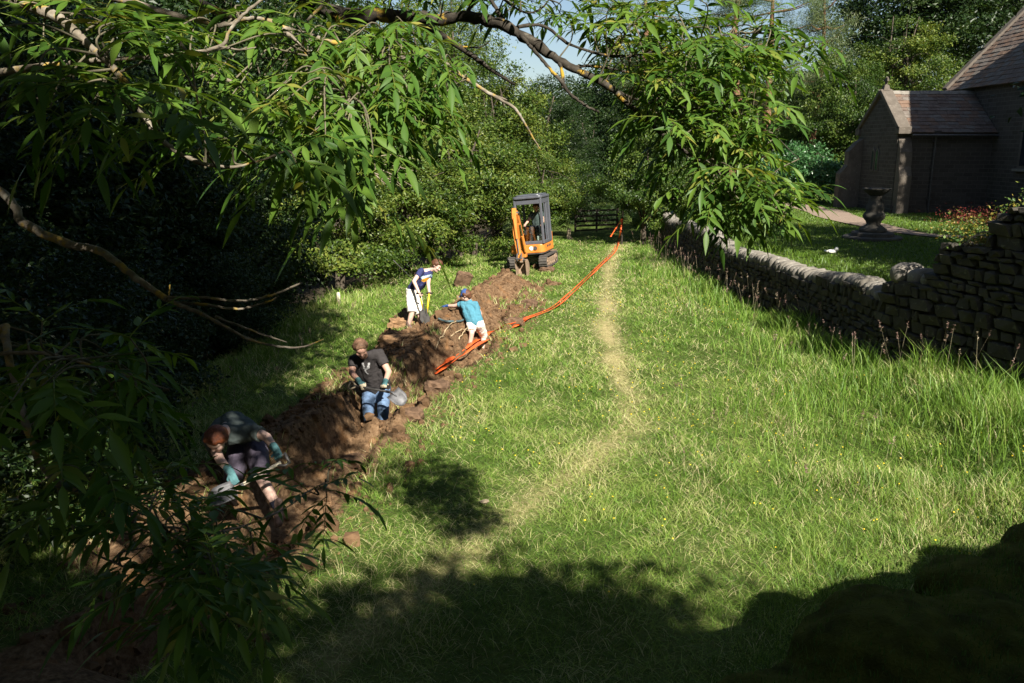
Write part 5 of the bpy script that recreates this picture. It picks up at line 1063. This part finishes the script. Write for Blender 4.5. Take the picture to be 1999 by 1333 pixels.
# --- the helper in teal, waist deep in the trench, back to us
hc = P(910, 577, 18.16); hch, hft, hfr = head(hc, (-.80, .35, -.45), (-.35, .10, .95), .98)
nb = P(915, 585, 18.22); sL, sR = P(904, 593, 18.24), P(928, 594, 18.2); eL, wL = P(887, 597, 18.36), P(872, 597, 18.5); eR, wR = P(938, 612, 18.42), P(925, 622, 18.7)
pL, pR = P(921, 633, 18.2), P(934, 631, 18.2); kL, aL = P(921, 650, 18.10), P(916, 678, 18.2); kR, aR = P(945, 655, 18.55), P(940, 690, 18.35)
b0 = np.array([*((pL+pR)/2)[:2], min(aL[2], aR[2])-.08]); per, org = rooted('person', b0, 'person in teal T-shirt and blue cap, back turned, reaching out over the trench')
blob('body', hch+[[(hc-hfr[2]*.05, .055), (nb, .055)], [(nb, .06), ((sL+sR)/2, .08), ((pL+pR)/2, .11)], [(sL, .055), (eL, .042), (wL, .030)], [(sR, .055), (eR, .042), (wR, .030)], [(pL, .10), (kL, .058), (kL*.6+aL*.4, .05), (aL, .038)], [(pR, .10), (kR, .062), (kR*.6+aR*.4, .054), (aR, .038)]]+hand(wR, nrm(wR-eR), (0, .3, -1), .7, 1, 1), [M['skinpale'], M['feature']], per, org, .0095, 2, featcol(hft))
blob('hair', hair(hfr, .98), M['hairbrown'], per, org, .012, 1)
blob('cap', [[(hc+hfr[2]*.055-hfr[1]*.01, .108)], [(hc+hfr[2]*.06+hfr[1]*.05+hfr[3]*k_, .035) for k_ in (-.06, 0, .06)], [(hc+hfr[2]*.045+hfr[1]*.09+hfr[3]*k_*.9, .020) for k_ in (-.06, 0, .06)], [(hc+hfr[2]*.04+hfr[1]*.15+hfr[3]*k_*.7, .014) for k_ in (-.06, 0, .06)], [(hc+hfr[2]*.055+hfr[1]*.06, .030), (hc+hfr[2]*.035+hfr[1]*.17, .013)]], M['cap'], per, org, .009, 2)
mL, mR = sL*.45+pL*.55, sR*.45+pR*.55
blob('tshirt', [[(nb-(0, 0, .04), .08), ((sR+sL)/2-(0, 0, .07), .12), ((mR+mL)/2, .135), ((pR+pL)/2+(0, 0, .05), .135)], [(sR, .072), (mR, .10), (pR+(0, 0, .05), .105)], [(sL, .072), (mL, .10), (pL+(0, 0, .05), .105)], [(sR, .074), (sR*.5+eR*.5, .064)], [(sL, .074), (sL*.5+eL*.5, .064)], [(sL, .075), (sR, .075)]], M['teal'], per, org, .010, 3, flat=(3, 4))
blob('shorts', [[(pR+(0, 0, .05), .12), (pR, .125), (kR, .09)], [(pL+(0, 0, .05), .12), (pL, .122), (kL+(0, 0, .05), .085)]], M['offwhite'], per, org, .012, 3, flat=(0, 1))
d_ = nrm(wL-eL); blob('glove', hand(wL, d_, (0, .1, -1), .25, 1.05, 1)+[[(wL-d_*.06, .037), (wL+d_*.02, .033)]], M['cap'], per, org, .0075, 2)
blob('boot', shoe(aL-(0, 0, .07), aL+np.array([-.14, .14, -.09])), M['boot'], per, org, .012, 2); blob('boot', shoe(aR-(0, 0, .07), aR+np.array([-.12, .16, -.09])), M['boot'], per, org, .012, 2)

# --- the digger in the dappled shade, bent double over a spade
hc = P(424, 858, 8.55); hch, hft, hfr = head(hc, (-.30, -.62, -.72), (-.15, -.78, .62), 1.06)
nb = P(438, 842, 8.78); sR, sL = P(495, 842, 8.92), P(410, 856, 8.86); eR, wR = P(521, 853, 8.74), P(539, 878, 8.58); eL, wL = P(430, 898, 8.58), P(450, 921, 8.46)
mb_ = P(455, 830, 9.12); pc = P(486, 850, 9.42); pR, pL = P(497, 858, 9.40), P(470, 862, 9.40); kR, kL = P(510, 932, 8.92), P(455, 945, 9.0); aR, aL = P(544, 993, 8.92), P(452, 1008, 9.1)
b0 = np.array([*((aR+aL)/2)[:2], min(aR[2], aL[2])-.08]); per, org = rooted('person', b0, 'ginger haired digger in grey green T-shirt, shorts and teal gloves bent double in dappled shade')
blob('body', hch+[[(hc-hfr[2]*.05, .06), (nb, .062)], [(nb, .065), (mb_, .11), (pc, .12)], [(sR, .065), (eR, .048), (wR, .034)], [(sL, .065), (eL, .048), (wL, .034)], [(pR, .11), (kR, .066), (kR*.62+aR*.38, .062), (aR, .042)], [(pL, .11), (kL, .066), (kL*.62+aL*.38, .062), (aL, .042)]], [M['skinpale'], M['feature']], per, org, .011, 3, featcol(hft))
blob('hair', hair(hfr, 1.08), M['hairginger'], per, org, .012, 1)
sm = (sR+sL)/2
blob('tshirt', [[(nb+(0, .06, -.02), .09), (sm+(0, .05, .02), .13), (mb_, .165), (pc+(0, -.05, .02), .15)], [(sR, .088), (mb_+(.10, 0, -.02), .125), (pR+(.02, -.05, .04), .125)], [(sL, .088), (mb_+(-.10, 0, -.02), .125), (pL+(-.02, -.05, .04), .125)], [(sR, .086), (sR*.42+eR*.58, .078)], [(sL, .086), (sL*.42+eL*.58, .078)], [(sL, .09), (sm, .11), (sR, .09)]], M['greyblue'], per, org, .011, 4, flat=(3, 4))
blob('shorts', [[(pR+(0, .02, .04), .135), (pR, .135), (kR+(0, 0, .06), .105)], [(pL+(0, .02, .04), .135), (pL, .135), (kL+(0, 0, .06), .105)], [(pR, .13), (pL, .13)]], M['shortsgrey'], per, org, .012, 3, flat=(0, 1))
sa, sb = P(548, 902, 8.46), P(459, 955, 8.38); sh_ = nrm(sb-sa)
glovepair(per, org, wR, eR, P(545, 900, 8.50), sh_, 1, .95, True, 9); glovepair(per, org, wL, eL, P(458, 948, 8.40), sh_, -1, .95, True, 9)
for a_, dx in ((aR, .05), (aL, -.05)):
    blob('sock', [[(a_+(kR-aR)*.28, .060), (a_, .052), (a_-(0, 0, .05), .05)]], M['sock'], per, org, .012, 2, flat=(0,)); blob('boot', shoe(a_-(0, 0, .09), a_+np.array([dx, -.20, -.11]), s=1.1), M['boot'], per, org, .012, 2)
digger('spade', 'spade with pale wooden shaft held across the knees of the ginger haired digger', None, sa, sb, nrm(P(395, 985, 8.3)-sb), 'palewood', 'toolsteel', .018, .10, .28, (.3, -.6, .7), 'steel')

# --- the operator in the cab, in the machine's own axes
EXC_M = Matrix.LocRotScale(EXC.location, EXC.rotation_euler, EXC.scale)
def X(x, y, z): return np.array(EXC_M @ Vector((x, y, z)))
fw_ = X(0, -1, 0)-X(0, 0, 0); up_ = X(0, 0, 1)-X(0, 0, 0)
hc = X(.26, .10, 2.06); hch, hft, hfr = head(hc, fw_-up_*.35, up_+fw_*.2, 1.0)
nb = X(.26, .14, 1.92); sL, sR = X(.45, .13, 1.84), X(.07, .13, 1.84); eL, eR = X(.53, -.02, 1.58), X(-.06, -.02, 1.60); wL, wR = X(.50, -.17, 1.50), X(-.10, -.18, 1.53); pL, pR = X(.33, .16, 1.34), X(.17, .16, 1.34); kL, kR = X(.36, -.30, 1.36), X(.12, -.30, 1.36); aL, aR = X(.37, -.38, .97), X(.10, -.38, .97)
per, org = rooted('person', X(.25, .1, 1.25), 'excavator operator in grey green T-shirt seated in the cab')
blob('body', hch+[[(hc-hfr[2]*.05, .058), (nb, .058)], [(nb, .06), ((sL+sR)/2, .08), ((pL+pR)/2, .12)], [(sL, .06), (eL, .046), (wL, .033)], [(sR, .06), (eR, .046), (wR, .033)], [(pL, .09), (kL, .064), (aL, .045)], [(pR, .09), (kR, .064), (aR, .045)]]+hand(wL, nrm(wL-eL), -up_, 1.0, 1, 1)+hand(wR, nrm(wR-eR), -up_, 1.0, 1, -1), [M['skin'], M['feature']], per, org, .010, 2, featcol(hft))
blob('hair', hair(hfr, 1.03), M['hairbrown'], per, org, .012, 1)
blob('tshirt', [[(nb-up_*.03, .08), (X(.26, .13, 1.74), .13), (X(.26, .16, 1.40), .15)], [(sL, .08), (X(.36, .15, 1.5), .11), (pL+up_*.05, .12)], [(sR, .08), (X(.16, .15, 1.5), .11), (pR+up_*.05, .12)], [(sL, .08), (sL*.45+eL*.55, .07)], [(sR, .08), (sR*.45+eR*.55, .07)]], M['greyblue'], per, org, .011, 3, flat=(3, 4))
blob('trousers', [[(pL, .11), (kL, .08), (aL, .065)], [(pR, .11), (kR, .08), (aR, .065)], [(pL+up_*.03, .12), (pR+up_*.03, .12)]], M['seatcloth'], per, org, .012, 3)
blob('boot', [[(aL-up_*.04, .05), (aL-up_*.05+fw_*.16, .045)]], M['boot'], per, org, .012, 1); blob('boot', [[(aR-up_*.04, .05), (aR-up_*.05+fw_*.16, .045)]], M['boot'], per, org, .012, 1)
# ------------------------------------------------------------------ small things
def ground(px, py, dz=0.0):
    r = ray(px, py); t = np.arange(5, 60, .02); q = np.array((0, 0, CAMZ))+t[:, None]*r; zz = terrain(q[:, 0], q[:, 1])[0]; g = q[int(np.argmax(q[:, 2] < zz))]
    return np.array([g[0], g[1], H(g[0], g[1])+dz])
# orange barrier plastic: a twisted strip lying along the trench, then up to its post
def strip(name, pts, wd, label, twist=1.0, th=.004, seed=0, par=None):
    rs = np.random.RandomState(seed); p = spline(pts, 10); tan = np.gradient(p, axis=0); m_ = MB(); v = []
    for i, (q, t) in enumerate(zip(p, tan)):
        t = nrm(t); s = nrm(np.cross(t, (0, 0, 1))); u = np.cross(s, t); a = twist*(math.sin(i*.33+seed)*.3+.25*math.sin(i*.12+seed*2)); w_ = wd[i*len(wd)//len(p)]*(1+.25*math.sin(i*.7+seed)); d = s*math.cos(a)+u*math.sin(a); n_ = np.cross(t, d)*th
        lift = abs(math.sin(a))*w_/2
        for e in (-.5, 0, .5):
            v.append(q+d*w_*e+u*lift+n_*(1.5 if e == 0 else 0)+u*.012*abs(e)); 
        for e in (.5, 0, -.5): v.append(q+d*w_*e+u*lift-n_+u*.012*abs(e))
    n = len(p); f = [(i*6+j, i*6+(j+1) % 6, (i+1)*6+(j+1) % 6, (i+1)*6+j) for i in range(n-1) for j in range(6)]+[(5, 4, 3, 2, 1, 0), tuple((n-1)*6+j for j in range(6))]
    m_.add(v, f); o = m_.obj(name, M['tape'], par, True); return props(o, label, 'barrier tape') if label else o
post = ground(1214, 478); ptop = P(1215, 424, 34.2)
l1 = [ground(*q, .06) for q in ((852, 730), (880, 708), (915, 680), (955, 658), (1000, 639), (1035, 625))]
tp_ = empty('barrier_tape', l1[0], 'orange plastic barrier tape snaking along the trench side and up to its post', 'barrier tape')
def rel(l): return [np.array(q)-l1[0] for q in l]
strip('tape', rel(l1), [.10, .11, .12, .10, .11, .08], None, .9, .005, 1, tp_); strip('tape', rel([ground(*q, .05) for q in ((850, 735), (885, 712), (925, 684), (960, 664), (1005, 642), (1040, 622))]), [.07, .08, .07, .08, .07, .06], None, .9, .005, 4, tp_)
l2 = [ground(*q, .07) for q in ((1012, 637), (1030, 628), (1080, 608), (1113, 582), (1150, 546), (1178, 518), (1200, 496), (1207, 482))]
strip('tape', rel(l2), [.05, .045, .045, .045, .05, .05, .045], None, .8, .004, 2, tp_); strip('tape', rel([q+np.array([-.09, .02, 0]) for q in l2]), [.035, .03, .03, .03, .03, .03], None, .9, .004, 7, tp_)
pb = np.array([ptop[0], ptop[1], H(ptop[0], ptop[1])])
strip('tape', rel([l2[-1], ground(1208, 470, .05), P(1211, 455, 34), P(1214, 432, 34.1), ptop+(0, -.07, -.05)]), [.06, .06, .07, .06], None, .5, .004, 5, tp_)
strip('tape', rel([ptop+(-.02, -.06, -.05), P(1204, 443, 34), P(1192, 462, 33.6)]), [.05, .05, .05], None, .4, .004, 6, tp_)
def wpost(name, base, top, r, mat, label, cat='post'):
    e = empty(name, base, label, cat); d = np.array(top)-np.array(base); m_ = MB(); m_.tube([-d*.12, d*.3, d*.7, d], [r*1.05, r, r*.95, r*.9], 8); o = m_.obj(name, M[mat], None, False)
    bpy.data.objects.remove(e); o.location = tuple(float(v) for v in base); return props(o, label, cat)
wpost('post', pb, ptop+(0, 0, .25), .045, 'darkwood', 'dark stake holding up the end of the orange barrier tape')
b = P(663, 612, 21.3); b[2] = H(b[0], b[1]); wpost('fence_post', b, P(660, 571, 21.3), .05, 'palewood', 'pale leaning fence post on the left bank under the hawthorns')
b = P(1110, 470, 36.6); b[2] = H(b[0], b[1]); wpost('gate_post', b, P(1111, 446, 36.6), .10, 'wood', 'sunlit gate post behind the excavator')
# field gate
ga, gb_ = P(1122, 462, 38.2), P(1205, 462, 39.2); gz = H(ga[0], ga[1]); gate = empty('field_gate', (ga[0], ga[1], gz), 'dark wooden field gate of five rails closing the far end of the track', 'gate'); dv_ = np.array([gb_[0]-ga[0], gb_[1]-ga[1], 0])
for i, z_ in enumerate((.22, .42, .63, .86, 1.10)): m_ = MB(); q = dv_/np.linalg.norm(dv_); m_.box(dv_/2+(0, 0, z_), (np.linalg.norm(dv_), .035, .085), (0, 0, math.atan2(q[1], q[0]))); m_.obj('rail', M['darkwood'], gate, False, .008)
for u_ in (.01, .5, .99): m_ = MB(); m_.box(dv_*u_+np.array((0, -.03 if u_ == .5 else .0, .66)), (.09, .045 if u_ == .5 else .06, 1.05), (0, 0, .3)); m_.obj('stile', M['darkwood'], gate, False, .008)
# leaning rod in the bank, hose, turf slab, clay lump, roots, pale scrap
a, c_ = ground(826, 566), P(768, 508, 22.0); m_ = MB(); m_.bar(np.zeros(3)-(c_-a)*.05, c_-a, .013, 8); o = m_.obj('rod', M['steel'], None, True); o.location = tuple(a); props(o, 'thin dark rod stuck slanting in the bank behind the youth in navy', 'rod')
l = [ground(*q, .05) for q in ((856, 627), (868, 631), (884, 633), (900, 631), (914, 626))]; m_ = MB(); m_.tube(spline(rel([q for q in l]), 8)+l1[0]-l[0], [.022, .024], 8); o = m_.obj('hose', M['hose'], None, True); o.location = tuple(l[0]); props(o, 'blue grey pipe crossing the trench left of the helper in teal', 'pipe')
l = [ground(*q, .035) for q in ((768, 634), (778, 638), (792, 640), (806, 637))]; m_ = MB(); m_.tube(spline([q-l[0] for q in l], 6), .018, 8); o = m_.obj('hose', M['hose'], None, True); o.location = tuple(l[0]); props(o, 'dark pipe end lying in grass beside the tan clay lump', 'pipe')
RB = np.random.RandomState(14)
def lump(name, px, py, size, mat, label, rot=(0, 0, 0), boxy=.7, rough=.12, dz=0, cat='earth'):
    m_ = MB(); m_.rock((0, 0, 0), size, rot, 0, boxy, rough, RB, 3); o = m_.obj(name, M[mat], None, False); q = ground(px, py); o.location = (q[0], q[1], q[2]+size[2]*.16+dz)
    t_ = o.modifiers.new('d', 'DISPLACE'); t_.texture = tx; t_.strength = min(size)*.75; t_.mid_level = .5; return props(o, label, cat)
lump('clay_lump', 786, 640, (.62, .45, .34), 'clay', 'tan clay lump dug out beside the feet of the youth in navy')
lump('turf_slab', 904, 560, (.46, .16, .48), 'turf', 'square brown turf slab set on edge on top of the bank beside the spoil', (.25, .25, .2), .32, .05, .12)
lump('clay_lump', 765, 668, (.5, .34, .22), 'clay', 'sunlit earth lump between the youth in navy and the man in black')
lump('turf_clod', 1030, 600, (.5, .4, .3), 'turf', 'dark upturned turf clod on the grass right of the far spoil heap'); lump('turf_clod', 1003, 632, (.4, .3, .2), 'turf', 'low dark turf clod between the helper in teal and the orange tape')
lump('turf_clod', 800, 815, (.42, .34, .2), 'turf', 'turned turf clod on the grass edge right of the man in black'); lump('turf_clod', 855, 760, (.42, .36, .22), 'turf', 'earthy clod just below the near end of the orange tape'); lump('turf_clod', 1068, 528, (.5, .4, .2), 'turf', 'scraped turf clod in front of the excavator track')
lump('turf_clod', 690, 905, (.36, .3, .18), 'turf', 'shaded turf clod on the trench edge below the man in black')
for (x0, y0, x1, y1, lb) in ((862, 668, 892, 634, 'long straw coloured root lying slantwise across the spoil'), (880, 662, 921, 655, 'dry root lying level below the helper in teal'), (896, 667, 925, 646, 'short dry root beside the leg of the helper in teal'), (850, 690, 868, 664, 'bent dry root at the shadow edge of the spoil')):
    a, c_ = ground(x0, y0, .05), ground(x1, y1, .08); md = (a+c_)/2+(0, 0, .09); m_ = MB(); m_.tube(spline([a-a, md-a, c_-a], 6)+RB.randn(13, 3)*.006, [.013, .010, .006], 6); o = m_.obj('root', M['straw'], None, True); o.location = tuple(a); props(o, lb, 'root')
lump('scrap', 946, 985, (.10, .07, .03), 'wood', 'small pale scrap lying in the shaded patch of mown grass', (0, 0, .4), .8, .2, .03, 'litter')
# bare dead spray in the sunlit hedge
m_ = MB(); o0 = P(690, 322, 24); RB2 = np.random.RandomState(5)
for i in range(9):
    e = P(690+RB2.uniform(40, 135), 320+RB2.uniform(-25, 50), 24+RB2.uniform(-.5, .5)); mid = (o0+e)/2+np.array([0, 0, RB2.uniform(-.3, .25)]); p_ = spline([o0-o0, mid-o0, e-o0], 6); m_.tube(p_, [.016, .010, .004], 5)
    for j in range(3): q = p_[RB2.randint(4, 11)]; m_.tube([q, q+RB2.randn(3)*.2], [.006, .003], 4)
o = m_.obj('dead_branch', M['twig'], None, True); o.location = tuple(o0); props(o, 'bare grey dead spray of twigs hanging in the sunlit hedge', 'branch')
